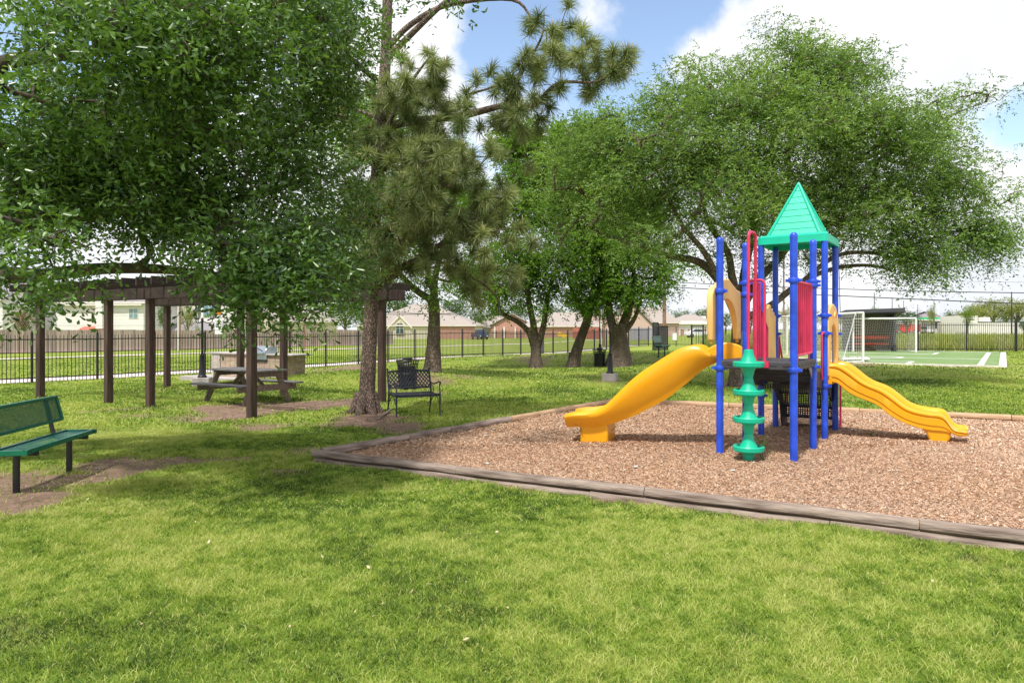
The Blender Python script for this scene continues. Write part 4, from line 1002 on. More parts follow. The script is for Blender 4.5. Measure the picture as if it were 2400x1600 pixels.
# ---------------------------------------------------------------- houses
def gable_house(name,label,cx,cy,rz,L_,W_,eave,ridge,wall,roof,z0,hip=0.0,over=.4,cat='house'):
    """local x along the ridge; hip = how far the ridge ends are pulled in"""
    t_=thing(name,label,cat,(cx,cy,z0),rz)
    x,y=L_/2,W_/2
    mb=MB()
    if hip>0: mb.b2((-x,-y,-1),(x,y,eave))
    else: mb.ext([(-x,-y,-1),(-x,y,-1),(-x,y,eave),(-x,0,ridge-.12),(-x,-y,eave)],(L_,0,0))
    mb.build('wall',wall,t_)
    ox,oy=x+over,y+over; th=.18; sl=(ridge-eave)/y; ez=eave-over*sl*.3
    mb=MB()
    rx=ox-(hip if hip>0 else 0)
    mb.add([(-ox,-oy,ez),(ox,-oy,ez),(ox,oy,ez),(-ox,oy,ez),(-rx,0,ridge),(rx,0,ridge),(-ox,-oy,ez+th),(ox,-oy,ez+th),(ox,oy,ez+th),(-ox,oy,ez+th),(-rx,0,ridge+th),(rx,0,ridge+th)],
       [(6,7,11,10),(8,9,10,11),(7,8,11),(9,6,10),(0,1,7,6),(1,2,8,7),(2,3,9,8),(3,0,6,9),(0,3,2,1)] if hip>0 else
       [(6,7,11,10),(8,9,10,11),(0,4,5,1),(2,5,4,3),(0,1,7,6),(2,3,9,8),(0,6,10,4),(3,4,10,9),(1,5,11,7),(2,8,11,5)])
    mb.build('roof',roof,t_)
    mb=MB(); 
    mb.b2((-ox-.03,-oy-.05,ez-.04),(ox+.03,-oy-.01,ez+th*.9)); mb.b2((-ox-.03,oy+.01,ez-.04),(ox+.03,oy+.05,ez+th*.9)); 
    if hip>0: mb.b2((-ox-.05,-oy,ez-.04),(-ox-.01,oy,ez+th*.9)); mb.b2((ox+.01,-oy,ez-.04),(ox+.05,oy,ez+th*.9))
    mb.build('fascia',M['trim'],t_)
    return t_
def window(t_,x,y,z,w_,h_,face='-y',m=None,arch=0):
    """window on a wall facing -y (local) or +-x"""
    fr=MB(); gl_=MB(); d=.07
    if face=='-y':
        pts=[(x-w_/2,z-h_/2),(x+w_/2,z-h_/2),(x+w_/2,z+h_/2),(x-w_/2,z+h_/2)]
        if arch:
            pts=[(x-w_/2,z-h_/2),(x+w_/2,z-h_/2)]+[(x+w_/2*math.cos(a),z+h_/2-w_*.35+w_*.35*math.sin(a)) for a in [math.pi*k_/8 for k_ in range(9)]]
        fr.ext([(a,y-.05,b_) for a,b_ in pts],(0,.04,0))
        ip=[(x+(a-x)*(1-2*d/w_),z+(b_-z)*(1-2*d/h_)) for a,b_ in pts]; gl_.ext([(a,y-.056,b_) for a,b_ in ip],(0,.01,0))
        fr2=MB(); fr2.b2((x-.03,y-.075,z-h_/2+d),(x+.03,y-.058,z+h_/2-d)); fr2.b2((x-w_/2+d,y-.073,z-.02),(x+w_/2-d,y-.060,z+.02))
    else:
        s=1 if face=='x' else -1
        fr.b2((x+s*.01,y-w_/2,z-h_/2),(x+s*.05,y+w_/2,z+h_/2)); gl_.b2((x+s*.045,y-w_/2+d,z-h_/2+d),(x+s*.056,y+w_/2-d,z+h_/2-d))
        fr2=MB(); fr2.b2((x+s*.058,y-.03,z-h_/2+d),(x+s*.075,y+.03,z+h_/2-d))
    f=fr.build('window',M['trim'],t_); g_=gl_.build('pane',m or M['glass'],f); k_=fr2.build('mullion',M['trim'],f); return f
# white two storey house (px 205..500)
z0=-.4; Y0=84
def hx(px,Y_): return (px-1200)/F*Y_
t_=gable_house('house','white sided two storey house behind the wooden fence at left',hx(302,92),92,R(-3),11.4,12,5.35,8.4,M['siding'],M['roofg'],z0,hip=4.5)
mb=MB(); mb.b2((-5.75,-6.06,-1),(-.9,-6.005,1.95)); mb.build('brick_base',M['brickp'],t_)
mb=MB(); mb.b2((.25,-7.2,2.1),(1.15,-6.01,5.9)); ch=mb.build('chimney',M['siding'],t_)
mb=MB(); mb.ext([(.1,-7.2,.2),(1.1,-7.2,.2),(1.15,-6.9,2.1),(.25,-6.9,2.1)],(0,.8,0)); mb.build('chimney_base',M['cream'],t_)
window(t_,2.3,-6,1.0,1.2,1.6,m=M['winglass']); 
window(t_,4.4,-6,4.0,1.2,1.3,m=M['winglass'])
mb=MB(); mb.b2((-5.8,-6.5,5.0),(5.7,-6.01,5.2)); mb.build('soffit',M['trim'],t_)
t_=gable_house('house','low brick gable wing left of the white two storey house',hx(196,86)-1.6,93,R(84),8,5,1.7,3.3,M['brickp'],M['roofg'],z0)
# second white house (px 410..520) with patio
t_=gable_house('house','white house with a teal upstairs window and grey patio roof behind the lamp',hx(462,92)+.6,98,R(-4),10.5,9,6.2,8.6,M['whitewall'],M['roofg'],z0,hip=3)
window(t_,.7,-4.5,4.55,1.75,1.75,m=M['winglass'])
mb=MB(); mb.add([(-3.9,-8,1.9),(4.0,-8,1.9),(4.0,-4.55,3.0),(-3.9,-4.55,3.0),(-3.9,-8,1.75),(4.0,-8,1.75),(4.0,-4.55,2.85),(-3.9,-4.55,2.85)],[(0,1,2,3),(7,6,5,4),(0,4,5,1),(1,5,6,2),(2,6,7,3),(3,7,4,0)]); mb.build('patio_roof',M['roofg'],t_)
mb=MB(); mb.b2((-3.9,-8.02,1.6),(4.0,-7.9,1.8))
for x in (-3.8,0,3.9): mb.b2((x-.12,-8,-.9),(x+.12,-7.8,1.7))
mb.build('patio_frame',M['trim'],t_)
t_=gable_house('house','cream house with a grey gable behind the speed limit sign',hx(590,96)+.8,104,R(60),12,13,3.1,6.6,M['cream'],M['rooft'],z0)
t_=gable_house('house','pale house with brick base at the far left edge',hx(-60,84),88,R(-8),11,10,5.6,8,M['siding'],M['roofg'],z0)
mb=MB(); mb.b2((-5.56,-5.06,-1),(5.56,-5.005,1.9)); mb.build('brick_base',M['brick'],t_)
t_=gable_house('shed','low red roofed shed peeking over the wooden fence',hx(153,80),86,R(-5),2.6,3,1.5,2.2,M['cream'],M['roofr'],z0,cat='shed')
t_=gable_house('shed','dark blue roofed shed with reddish wall behind the leftmost pergola post',hx(108,90),98,R(20),8,6,2.0,4.4,M['brick'],M['roofd'],z0,cat='shed')
# tan hip roof house
t_=gable_house('house','tan hip roofed house with brick right wall behind the big oak trunk',hx(978,131),140,R(-4),23,15,2.85,7.2,M['cream'],M['rooft'],-.5,hip=10.2)
mb=MB(); mb.b2((2.6,-7.56,-1),(11.53,-7.505,2.8)); mb.build('brick_wall',M['brick'],t_)
mb=MB(); mb.ext([(-5.2,-7.75,2.4),(-.9,-7.75,2.4),(-3.05,-7.75,4.6)],(0,3,0)); mb.build('dormer',M['cream'],t_)
mb=MB(); mb.beam((-5.5,-7.85,2.35),(-3.05,-7.85,4.78),.25,.22); mb.beam((-.6,-7.85,2.35),(-3.05,-7.85,4.78),.25,.22); mb.build('dormer_trim',M['trim'],t_)
window(t_,-3.05,-7.75,2.35,1.6,2.2,arch=1); window(t_,-6.7,-7.5,1.85,1.8,.9); window(t_,-8.9,-7.5,1.85,.8,.6)
# distant row
t_=gable_house('house','grey tan low house behind the parked dark pickup',hx(1155,150),156,R(0),15,10,2.6,5.0,M['cream'],M['rooft'],-.5,hip=5)
t_=gable_house('house','brick entry house with white posts behind the multi stemmed tree',hx(1203,142),150,R(86),9,9,2.8,5.4,M['brick'],M['rooft'],-.5)
mb=MB(); 
for x in (-4.9,): 
    for y in (-3,-.8,1.6,3.6): mb.b2((x-.2,y-.15,-1),(x+.05,y+.15,2.7))
mb.build('porch_post',M['trim'],t_)
t_=gable_house('house','long low brick house behind the leaning tree trunk',hx(1325,138),147,R(-2),16,10,2.7,5.6,M['brick'],M['rooft'],-.45,hip=4.5)
window(t_,5,-5,1.4,1.2,1.2)
t_=gable_house('house','brick house with white windows between the lamp and the leaning trunk',hx(1400,145),152,R(80),10,8.5,3.2,6.4,M['brickp'],M['rooft'],-.4)
window(t_,-5.0,1.2,1.6,1.3,1.5,face='-x'); window(t_,-5.0,-1.6,1.6,1.3,1.5,face='-x')
t_=gable_house('house','pink brick house with a tall gable behind the wooden utility pole',hx(1502,128),138,R(75),13,9.5,2.5,7.6,M['brickp'],M['rooft'],-.3)
t_=gable_house('house','tan roofed brick wing to the right of the tall gable',hx(1548,134),146,R(0),11,9,3.3,6.4,M['brickp'],M['rooft'],-.3,hip=3)
t_=gable_house('building','long low white flat roofed building in the distance',hx(1592,150),156,R(-3),15,8,3.0,3.5,M['whitewall'],M['trim'],-.2,hip=1,cat='building')
mb=MB()
for i in range(9): mb.b2((-7+i*1.6,-4.05,.2),(-6.2+i*1.6,-4.005,1.9))
mb.build('bay_opening',M['brick'],t_)
t_=gable_house('house','tan hip roofed house left of the blue playground post',hx(1637,160),168,R(2),13,11,2.3,5.2,M['brickp'],M['rooft'],-.1,hip=5.5)
mb=MB(); mb.b2((2.6,-1.5,2.5),(3.6,-.3,5.0)); mb.build('chimney',M['whitewall'],t_)
# right side buildings
t_=gable_house('house','pale house with grey hip roof left of the white flat building',hx(2222,150),158,R(0),6.2,7,3.2,5.2,M['whitewall'],M['roofg'],.4,hip=4)
window(t_,.4,-3.5,2.2,1.1,1.7)
bx=hx(2340,140); t_=thing('building','long white flat roofed commercial building at the far right','building',(bx,146,.4))
mb=MB(); mb.b2((-5.0,-4,-1),(8.5,6,2.7)); mb.build('wall',M['whitewall'],t_)
mb=MB(); mb.b2((-5.5,-4.2,-1),(-3.0,4,4.1)); mb.build('tower',M['whitewall'],t_)
mb=MB(); mb.b2((-2.95,-4.1,2.72),(8.6,-3.9,2.85)); mb.b2((-4.8,-4.26,3.2),(-3.7,-4.21,3.34)); mb.build('coping',M['roofd'],t_)
mb=MB(); mb.b2((-.4,-2,2.75),(1.1,-.6,3.8)); mb.build('rooftop_unit',M['trim'],t_)
# green canopy
bx=hx(2181,150); t_=thing('canopy','bright green and white filling station canopy in the distance','canopy',(bx,152,.5))
mb=MB(); mb.b2((-1.9,-2,3.35),(1.9,2,3.75)); mb.build('fascia',M['canopyg'],t_)
mb=MB(); mb.b2((-1.95,-2.05,3.1),(1.95,2.05,3.34)); 
for x in (-1.2,1.2): mb.b2((x-.15,-.2,-.5),(x+.15,.2,3.1))
mb.build('frame',M['white'],t_)
# ---------------------------------------------------------------- vehicles
def car(name,label,cx,cy,rz,paint,L_=4.5,W_=1.8,Hh=1.45,kind='sedan'):
    z=gz(cx,cy); t_=thing(name,label,'car' if kind!='truck' else 'truck',(cx,cy,z),rz)
    x=L_/2; y=W_/2
    if kind=='sedan': bod=[(-x,.35),(-x,.75),(-x*.92,.88),(-x*.62,.95),(x*.45,.95),(x*.93,.78),(x,.6),(x,.32)]; cab=[(-x*.72,.93),(-x*.38,Hh),(x*.12,Hh),(x*.48,.93)]
    elif kind=='suv': bod=[(-x,.35),(-x,.95),(-x*.9,1.02),(x*.5,1.02),(x*.95,.92),(x,.6),(x,.35)]; cab=[(-x*.92,1.0),(-x*.82,Hh),(x*.15,Hh),(x*.5,1.0)]
    elif kind=='pickup': bod=[(-x,.5),(-x,1.1),(x*.5,1.12),(x*.95,1.05),(x,.7),(x,.45)]; cab=[(-x*.15,1.1),(-x*.08,Hh),(x*.3,Hh),(x*.52,1.1)]
    else: bod=[(-x,.5),(-x,2.1),(x*.42,2.1),(x*.42,1.5),(x*.5,1.5),(x*.5,.9),(x,.8),(x,.45)]; cab=[(x*.5,.95),(x*.5,Hh),(x*.9,Hh),(x*.99,1.5),(x*.99,.85)]
    mb=MB(); mb.ext([(a,-y,b_) for a,b_ in bod],(0,W_,0)); bo=mb.build('body',paint,t_,bevel=.06,smooth=True)
    mb=MB(); k=len(cab); i_=.14
    lo=[(a,b_) for a,b_ in cab]
    mb.ext([(a,-y+i_,b_) for a,b_ in cab],(0,W_-2*i_,0)); mb.build('cabin',paint,t_,bevel=.05,smooth=True)
    zb_=cab[0][1]; cx_=sum(a for a,_ in cab)/k
    wn_=[(cx_+(a-cx_)*.86,(zb_+.04) if abs(b_-zb_)<.2 else b_-.09) for a,b_ in cab]
    mb=MB(); mb.ext([(a,-y+i_-.012,b_) for a,b_ in wn_],(0,W_-2*i_+.024,0)); mb.build('window',M['glass'],t_)
    rr=.33 if kind!='truck' else .5
    for xx in (-x*.62,x*.62):
        for yy in (-y+.08,y-.08):
            mb=MB(); mb.tube([(xx,yy-.11,rr),(xx,yy+.11,rr)],rr,14); wh=mb.build('wheel',M['rubber'],t_,smooth=True)
            mb=MB(); mb.tube([(xx,yy-.12,rr),(xx,yy+.12,rr)],rr*.55,10); mb.build('rim',M['steel'],wh)
    mb=MB()
    for yy in (-y*.7,y*.7): mb.box((x,yy,.66 if kind!='truck' else .9),(.05,.3,.14))
    mb.build('headlight',M['white'],t_)
    return t_
car('parked_car','white sedan parked in front of the pale house on the right',hx(2240,150),151,R(178),M['carwhite'],4.3)
car('parked_car','white SUV with dark tail seen between fence bars at right',hx(2187,150),153,R(95),M['carwhite'],4.4,1.85,1.7,'suv')
car('pickup_truck','dark blue pickup parked beside the tan hip roofed house',hx(1124,128),128,R(-70),M['carblue'],5.2,1.9,1.85,'pickup')
car('fire_truck','red truck parked in the distance behind the soccer goal',hx(2098,150),151,R(175),M['carred'],7.5,2.4,2.6,'truck')
car('fire_truck','second red truck, to the right of the first behind the goal net',hx(2128,147),148,R(170),M['carred'],5.2,2.2,2.2,'truck')
car('parked_car','pale car in the distance between the gate and the slide post',hx(1640,115),116,R(4),M['carwhite'],4.4,1.8,1.5,'sedan')
# ---------------------------------------------------------------- soccer turf, goals, shelter
tz=lambda x,y: gz(x,y)
def G2(px,py,z=.21): return gp(px,py,z)
c1=Vector((17.9,24.9,0)); vF=Vector((.585,.811,0)); uF=Vector((.811,-.585,0))
c2=c1+vF*18.5; c4=c1-uF*9.5; c3=c4+vF*18.5
turf=mat('artificial_turf',(0.12,0.21,0.055),0.8,0,0.12,1.2,0.3,80,col2=(0.18,0.27,0.085))
fz=.262
mb=MB(); mb.beam(c1-uF*9.5+Vector((0,0,.215)),c1+Vector((0,0,.215)),.12,.13); mb.beam(c1+Vector((0,0,.215)),c2+Vector((0,0,.215)),.24,.13); o=mb.build('turf_curb',M['trim']); tag(o,kind='structure')
mb=MB(); mb.ext([Vector((p.x,p.y,fz-.25)) for p in (c1,c2,c3,c4)],(0,0,.25)); o=mb.build('soccer_turf',turf); tag(o,kind='structure')
mb=MB()
def line(p,q,w_,z=fz+.006):
    d=(q-p); d.normalize(); s=Vector((-d.y,d.x,0))*w_/2; k=len(mb.v); mb.v+=[tuple(Vector((a.x,a.y,z))) for a in (p-s,q-s,q+s,p+s)]; mb.f.append((k,k+1,k+2,k+3))
def fc(a,b_): return c1-uF*a+vF*b_      # a leftwards along the near edge, b away
line(fc(.68,.1),fc(.68,17.5),.2,fz+.007); line(fc(.75,6.5),fc(9.4,6.5),.24); line(fc(3.05,.2),fc(3.05,2.2),.16,fz+.007); line(fc(3.05,2.2),fc(9.4,2.2),.22)
line(fc(3.05,12.5),fc(3.05,15.5),.16,fz+.007); line(fc(3.05,12.5),fc(9.4,12.5),.34); line(fc(.2,.05),fc(9.4,.05),.1,fz+.009); line(fc(.2,18.3),fc(9.4,18.3),.4,fz+.009)
line(fc(.2,3.0),fc(.45,3.0),.12)
pr=None
for i in range(17):
    a=math.pi*i/16-math.pi/2; p=fc(5.8-1.9*math.cos(a),6.5+1.7*math.sin(a))
    if pr is not None: line(pr,p,.2,fz+.008)
    pr=p
o=mb.build('field_markings',M['white']); tag(o,kind='structure')
def goal(label,p,q,z,h,dd,depth=1.1):
    p=Vector((p.x,p.y,z)); q=Vector((q.x,q.y,z)); d=(q-p).normalized(); dd=Vector(dd).normalized(); up=Vector((0,0,1)); t_=thing('soccer_goal',label,'soccer goal',p)
    mb=MB(); mb.tube([p,p+up*h],.05,10); mb.tube([q,q+up*h],.05,10); mb.tube([p+up*h,q+up*h],.05,10); part(mb,'frame',M['white'],t_,smooth=True)
    mb=MB(); 
    for a in (p,q): mb.tube([a+up*h,a+up*h+dd*depth*.55],.018,6); mb.tube([a+up*.03,a+up*.03+dd*depth*1.5],.025,6); mb.tube([a+up*h+dd*depth*.55,a+up*.03+dd*depth*1.5],.011,6)
    mb.tube([p+up*.03+dd*depth*1.5,q+up*.03+dd*depth*1.5],.03,6); part(mb,'brace',M['white'],t_,smooth=True)
    mb=MB(); W_=(q-p).length; nx_=int(W_/.12); nzz=24
    def npt(u_,v_):
        # v 0..1 : top back edge down to the ground
        a=p.lerp(q,u_); prof=[(0,h),(depth*.55,h-.02),(depth*.9,h*.6),(depth*1.2,h*.25),(depth*1.5,.04)]; s=v_*4; i=min(3,int(s)); f=s-i
        x=lerp(prof[i][0],prof[i+1][0],f); z_=lerp(prof[i][1],prof[i+1][1],f)-.05*math.sin(u_*math.pi)*math.sin(v_*math.pi); return a+dd*x+up*z_
    rr=.0048
    for i in range(nx_+1): mb.tube([npt(i/nx_,v_/10) for v_ in range(11)],rr,3,False)
    for j in range(nzz+1): mb.tube([npt(u_/12,j/nzz) for u_ in range(13)],rr,3,False)
    for a in (p,q):
        for j in range(1,16):
            z_=h*j/16; dp=lerp(depth*1.5,depth*.55,j/16); mb.tube([a+up*z_,a+up*z_+dd*dp],rr,3,False)
        for j in range(1,9): x=depth*1.5*j/9; hh=h if x<depth*.55 else h*(1-(x-depth*.55)/(depth*.95)); mb.tube([a+dd*x,a+dd*x+up*hh],rr,3,False)
    part(mb,'net',M['net'],t_); return t_
g1=ap(2023,0,28.2); g2=ap(1845,0,35.4)
goal('white soccer goal with its net, nearest to the wavy slide',g1,g2,fz,2.03,(-.75,-.5,0),1.0)
g3=ap(2147,0,40.2); g4=ap(2000,0,41.8)
goal('white soccer goal at the back of the turf in front of the team shelter',g3,g4,fz,2.0,(.25,.95,0),1.1)
mb=MB(); q_=ap(2005,0,28.6)
for i in range(5): mb.lathe([(.001,-.09),(.12,-.06),(.16,.0),(.12,.07),(.001,.1)],(q_.x-.45+i*.22,q_.y+random.uniform(-.1,.1),fz+.09),10,1,.8)
o=mb.build('sandbag',M['net'],smooth=True,loc=(q_.x,q_.y,fz)); tag(o,'white bundle of sandbags and slack net at the foot of the near goal','sandbags')
# shelter
sx=hx(2035,42.4); sh=thing('team_shelter','dark roofed team shelter with a lattice block wall and red bench slats','shelter',(sx,42.6,gz(sx,42.6)))
zz=sh.location.z
mb=MB(); mb.add([(-2.0,-1.4,2.35),(1.6,-1.4,2.45),(2.3,.9,2.05),(-2.0,.9,2.05),(-2.0,-1.4,2.55),(1.6,-1.4,2.68),(2.3,.9,2.2),(-2.0,.9,2.2)],[(3,2,1,0),(4,5,6,7),(0,1,5,4),(1,2,6,5),(2,3,7,6),(3,0,4,7)]); mb.build('roof',M['roofd'],sh)
M['lattice']=brick_mat('lattice_block',(0.36,0.25,0.18),(0.28,0.19,0.14),(0.09,0.06,0.06),1,.2,.1,.8,.03)
mb=MB(); mb.b2((-1.2,.0,0),(1.3,.12,2.15)); mb.build('back_wall',M['lattice'],sh)
for x in (-1.35,1.42): mb=MB(); mb.b2((x-.12,-.7,0),(x+.05,.1,2.3)); mb.build('side_wall',M['roofd'],sh)
for z,hh in ((.78,.2),(.42,.12)): mb=MB(); mb.b2((-1.25,-.2,z),(1.32,-.1,z+hh)); mb.build('bench_slat',M['benchred'],sh)
# ---------------------------------------------------------------- signs and poles
def text_mesh(s,size,loc,m,parent,ext=.002,name='lettering',al='CENTER',bold=.0):
    c=bpy.data.curves.new('lettering','FONT'); c.body=s; c.size=size; c.align_x=al; c.align_y='CENTER'; c.extrude=ext; c.offset=bold
    o=bpy.data.objects.new('tmp',c); COL.objects.link(o); dg=bpy.context.evaluated_depsgraph_get(); me_=bpy.data.meshes.new_from_object(o.evaluated_get(dg)); bpy.data.objects.remove(o)
    me_.materials.clear(); me_.materials.append(m); k=bpy.data.objects.new(name,me_); link(k,parent); k.location=loc; k.rotation_euler=(R(90),0,0); return k
q=ap(512,0,46.5); z=gz(q.x,q.y); sg=thing('speed_limit_sign','white speed limit 20 sign with an orange school panel on a metal pole','road sign',(q.x,q.y,z),R(0))
hs=lambda py: EYE-(py-HZ)*46.5/F-z
mb=MB(); mb.b2((-.24,-.01,hs(783)),(.24,.01,hs(738.5))); mb.build('sign_plate',M['white'],sg)
mb=MB(); mb.b2((-.24,-.01,hs(738)),(.24,.01,hs(727))); mb.build('school_panel',M['orange'],sg)
mb=MB(); mb.box((0,.03,(hs(727)-.2)/2),(.06,.04,hs(727)+.2)); mb.build('pole',M['steel'],sg)
for s_,sz,py,bd in (('SCHOOL',.125,732.5,.001),('SPEED',.145,744.5,.003),('LIMIT',.145,752.5,.003),('20',.34,762.5,.008),('WHEN FLASHING',.058,774,.001)):
    text_mesh(s_,sz*1.18,(0,-.014,hs(py)),M['signblack'],sg,.001,bold=bd)
for px,py,yy in ((1312,783,118),(1322,786,112)):
    q=ap(px,0,yy); z=gz(q.x,q.y); s_=thing('warning_sign','yellow diamond warning sign in front of the long brick house, '+('left one' if px<1318 else 'lower right one'),'road sign',(q.x,q.y,z)); h_=EYE-(py-HZ)*yy/F-z
    mb=MB(); mb.ext([(-.55,0,h_),(0,0,h_-.45),(.55,0,h_),(0,0,h_+.45)],(0,.03,0)); mb.build('sign_plate',M['yellows'],s_)
    mb=MB(); mb.box((0,.05,h_/2),(.07,.05,h_)); mb.build('pole',M['steel'],s_)
q=ap(1581,0,44.2); z=gz(q.x,q.y); s_=thing('notice_board','white rectangular notice hung on the back fence','sign',(q.x,q.y,z)); h0=EYE-(797-HZ)*44.2/F-z; h1=EYE-(780-HZ)*44.2/F-z
mb=MB(); mb.b2((-.14,-.02,h0),(.14,0,h1)); mb.build('plate',M['white'],s_); mb=MB(); mb.b2((-.155,-.0,h0-.015),(.155,.02,h1+.015)); mb.build('frame',M['black'],s_)
q=ap(1271,0,46); z=gz(q.x,q.y); s_=thing('utility_pedestal','tall grey pedestal with a dark cap behind the multi stemmed tree','utility box',(q.x,q.y,z))
M['ped']=mat('grey_pedestal',(0.10,0.10,0.115),0.6)
mb=MB(); mb.b2((-.13,-.1,0),(.13,.1,1.3)); mb.build('body',M['ped'],s_,bevel=.02); mb=MB(); mb.b2((-.17,-.14,1.3),(.17,.14,1.42)); mb.build('cap',M['rubber'],s_,bevel=.03)
def upole(label,px,Y_,pytop,r,m,lean=0,cross=False,r2=None,grp=None):
    q=ap(px,0,Y_); z=gz(q.x,q.y); t_=thing('utility_pole',label,'utility pole',(q.x,q.y,z),0,grp or 'utility poles'); h_=EYE-(pytop-HZ)*Y_/F-z; r=r*(.55 if m is M['signblack'] else .8)
    mb=MB(); mb.tube([(0,0,-.3),(lean,0,h_)],[r,r2 or r*.75],8); mb.build('pole',m,t_,smooth=True)
    if cross: mb=MB(); mb.box((lean,0,h_-.6),(1.6,.12,.12)); mb.build('crossarm',m,t_)
upole('thick brown utility pole right behind the middle lamp post',1415,60,560,.15,M['pole'])
upole('white pole close to the thick brown one behind the lamp',1408.5,58,735,.08,M['white'])
upole('brown utility pole rising between the two distant brick houses',1557,75,560,.26,M['pole'])
upole('brown utility pole behind the third pergola post pair',421.5,60,560,.11,M['pole'])
upole('slim white pole left of the brown utility pole behind the pergola',417.5,59.5,560,.06,M['white'])
upole('orange brown wooden pole at the right of the hanging oak leaves',713,62,735,.13,M['pole'])
upole('pale leaning post in front of the wooden fence at far left',121,56,755,.28,M['white'],.25)
upole('thin leaning dark pole left of the team shelter',1971,90,560,.10,M['signblack'],-.35)
upole('dark pole with short arm above the shelter roof',2049,100,686,.14,M['signblack'],0,False)
upole('second dark pole to the right of the shelter roof pole',2091,120,699,.13,M['signblack'])
upole('small distant pole above the dark green bush',2118,150,704,.14,M['signblack'])
upole('small distant pole between two bushes on the right',2151,170,713,.14,M['signblack'])
upole('distant dark pole above the green canopy',2189,140,704,.13,M['signblack'])
upole('tall dark pole in front of the white flat building',2371,110,684,.17,M['signblack'])
upole('dark slim utility pole seen between the blue posts under the roof',1837,95,560,.17,M['pole'])
def wire(label,pa,pb_,sag,r):
    mb=MB(); pts=[]
    for i in range(25):
        t_=i/24; p=pa.lerp(pb_,t_); p.z-=sag*4*t_*(1-t_); pts.append(p)
    c=pa; mb.tube(pts,r,4); o=mb.build('power_line',M['signblack'],loc=c); tag(o,label,'power line','power lines across the sky')
wire('thick upper power line above the soccer goals',ap(1560,660,92),ap(2460,687,70),.25,.045)
wire('thick lower power line just above the shelter roof',ap(1560,672,92),ap(2460,714,70),.1,.055)
wire('faint thin power line above the two thick ones',ap(1650,635,95),ap(2460,662,80),.3,.014)
wire('topmost power line at the right edge of the sky',ap(2200,545,60),ap(2460,560,55),.1,.02)
wire('second power line from the top at the right edge',ap(2200,560,60),ap(2460,572,55),.1,.02)
for i in range(4):
    wire('thin cable crossing in front of the tan hip roof, %s of four'%['highest','second highest','third highest','lowest'][i],ap(850,738-i*4.5,100),ap(1160,734+i*4.5-8,112),.25,.022)
# ---------------------------------------------------------------- trees
def unit(a): return a/np.maximum(1e-9,np.linalg.norm(a,axis=-1,keepdims=True))
def sample(ells,n,clump=6,spread=.5,seed=1):
    """ells: (px,py,Y,rx,ry,rd[,weight]) -> world attractor points, in clumps"""
    g=np.random.default_rng(seed); w_=np.array([ (e[6] if len(e)>6 else 1)*e[3]*e[4]*(e[2]**2)*e[5] for e in ells])**.8; w_/=w_.sum()
    nc=max(1,n//clump); idx=g.choice(len(ells),nc,p=w_); out=[]
    for i in idx:
        e=ells[i]; r=unit(g.normal(size=3))*g.random()**(1/2.6)
        c=np.array(ap(e[0]+e[3]*r[0],e[1]+e[4]*r[1],e[2]+e[5]*r[2]))
        for _ in range(clump): out.append(c+g.normal(size=3)*np.array([1,1,.6])*spread)
    return np.array(out)
def grow(limbs,att,rt=.008,rmax=.09,sag=.12,step=.35):
    """limbs: [(pts,radii)], att: (n,3). returns a MB with limbs and connecting branches, plus each attractor's incoming direction"""
    mb=MB(); nodes=[]; owner=[]
    for pts,rs in limbs:
        pts=[Vector(p) for p in pts]
        # smooth the limb
        sp=[];sr=[]
        for i in range(len(pts)-1):
            p0=pts[max(0,i-1)];p1=pts[i];p2=pts[i+1];p3=pts[min(len(pts)-1,i+2)]
            for k in range(5):
                t=k/5; sp.append(.5*((2*p1)+(p2-p0)*t+(2*p0-5*p1+4*p2-p3)*t*t+(3*p1-p0-3*p2+p3)*t**3)); sr.append(lerp(rs[i],rs[i+1],t))
        sp.append(pts[-1]); sr.append(rs[-1])
        mb.tube(sp,sr,10)
        for p,r_ in zip(sp,sr):
            if r_<rmax*2.2: nodes.append(p); owner.append(-1)
    if not nodes: nodes=[p for p in sp]; owner=[-1]*len(nodes)
    nd=np.array([tuple(p) for p in nodes]); ow=list(owner)
    d0=np.min(np.linalg.norm(att[:,None,:]-nd[None],axis=2),axis=1); order=np.argsort(d0)
    paths=[];dirs=np.zeros_like(att); buf=np.zeros((len(nd)+len(att)*14,3)); buf[:len(nd)]=nd; cnt=len(nd); par=[]
    for i in order:
        d=np.linalg.norm(buf[:cnt]-att[i],axis=1); j=int(np.argmin(d)); a=Vector(buf[j]); b=Vector(att[i]); L_=(b-a).length
        k=max(2,min(12,int(L_/step)+1)); off=Vector((random.uniform(-1,1),random.uniform(-1,1),random.uniform(-.3,1)))*L_*sag
        pts=[a+(b-a)*(q/k)+off*math.sin(math.pi*q/k) for q in range(k+1)]
        pid=len(paths); par.append(ow[j]); paths.append(pts); ow+= [pid]*k
        for q in range(1,k+1): buf[cnt]=pts[q]; cnt+=1
        dirs[i]=(pts[-1]-pts[-2]).normalized()
    des=[1]*len(paths)
    for i in range(len(paths)-1,-1,-1):
        if par[i]>=0: des[par[i]]+=des[i]
    for pts,n_ in zip(paths,des):
        r0=min(rmax,rt*n_**.55); mb.tube(pts,[lerp(r0,max(rt*.8,r0*.55),q/(len(pts)-1)) for q in range(len(pts))],5 if r0<.03 else 7,False)
    return mb,dirs
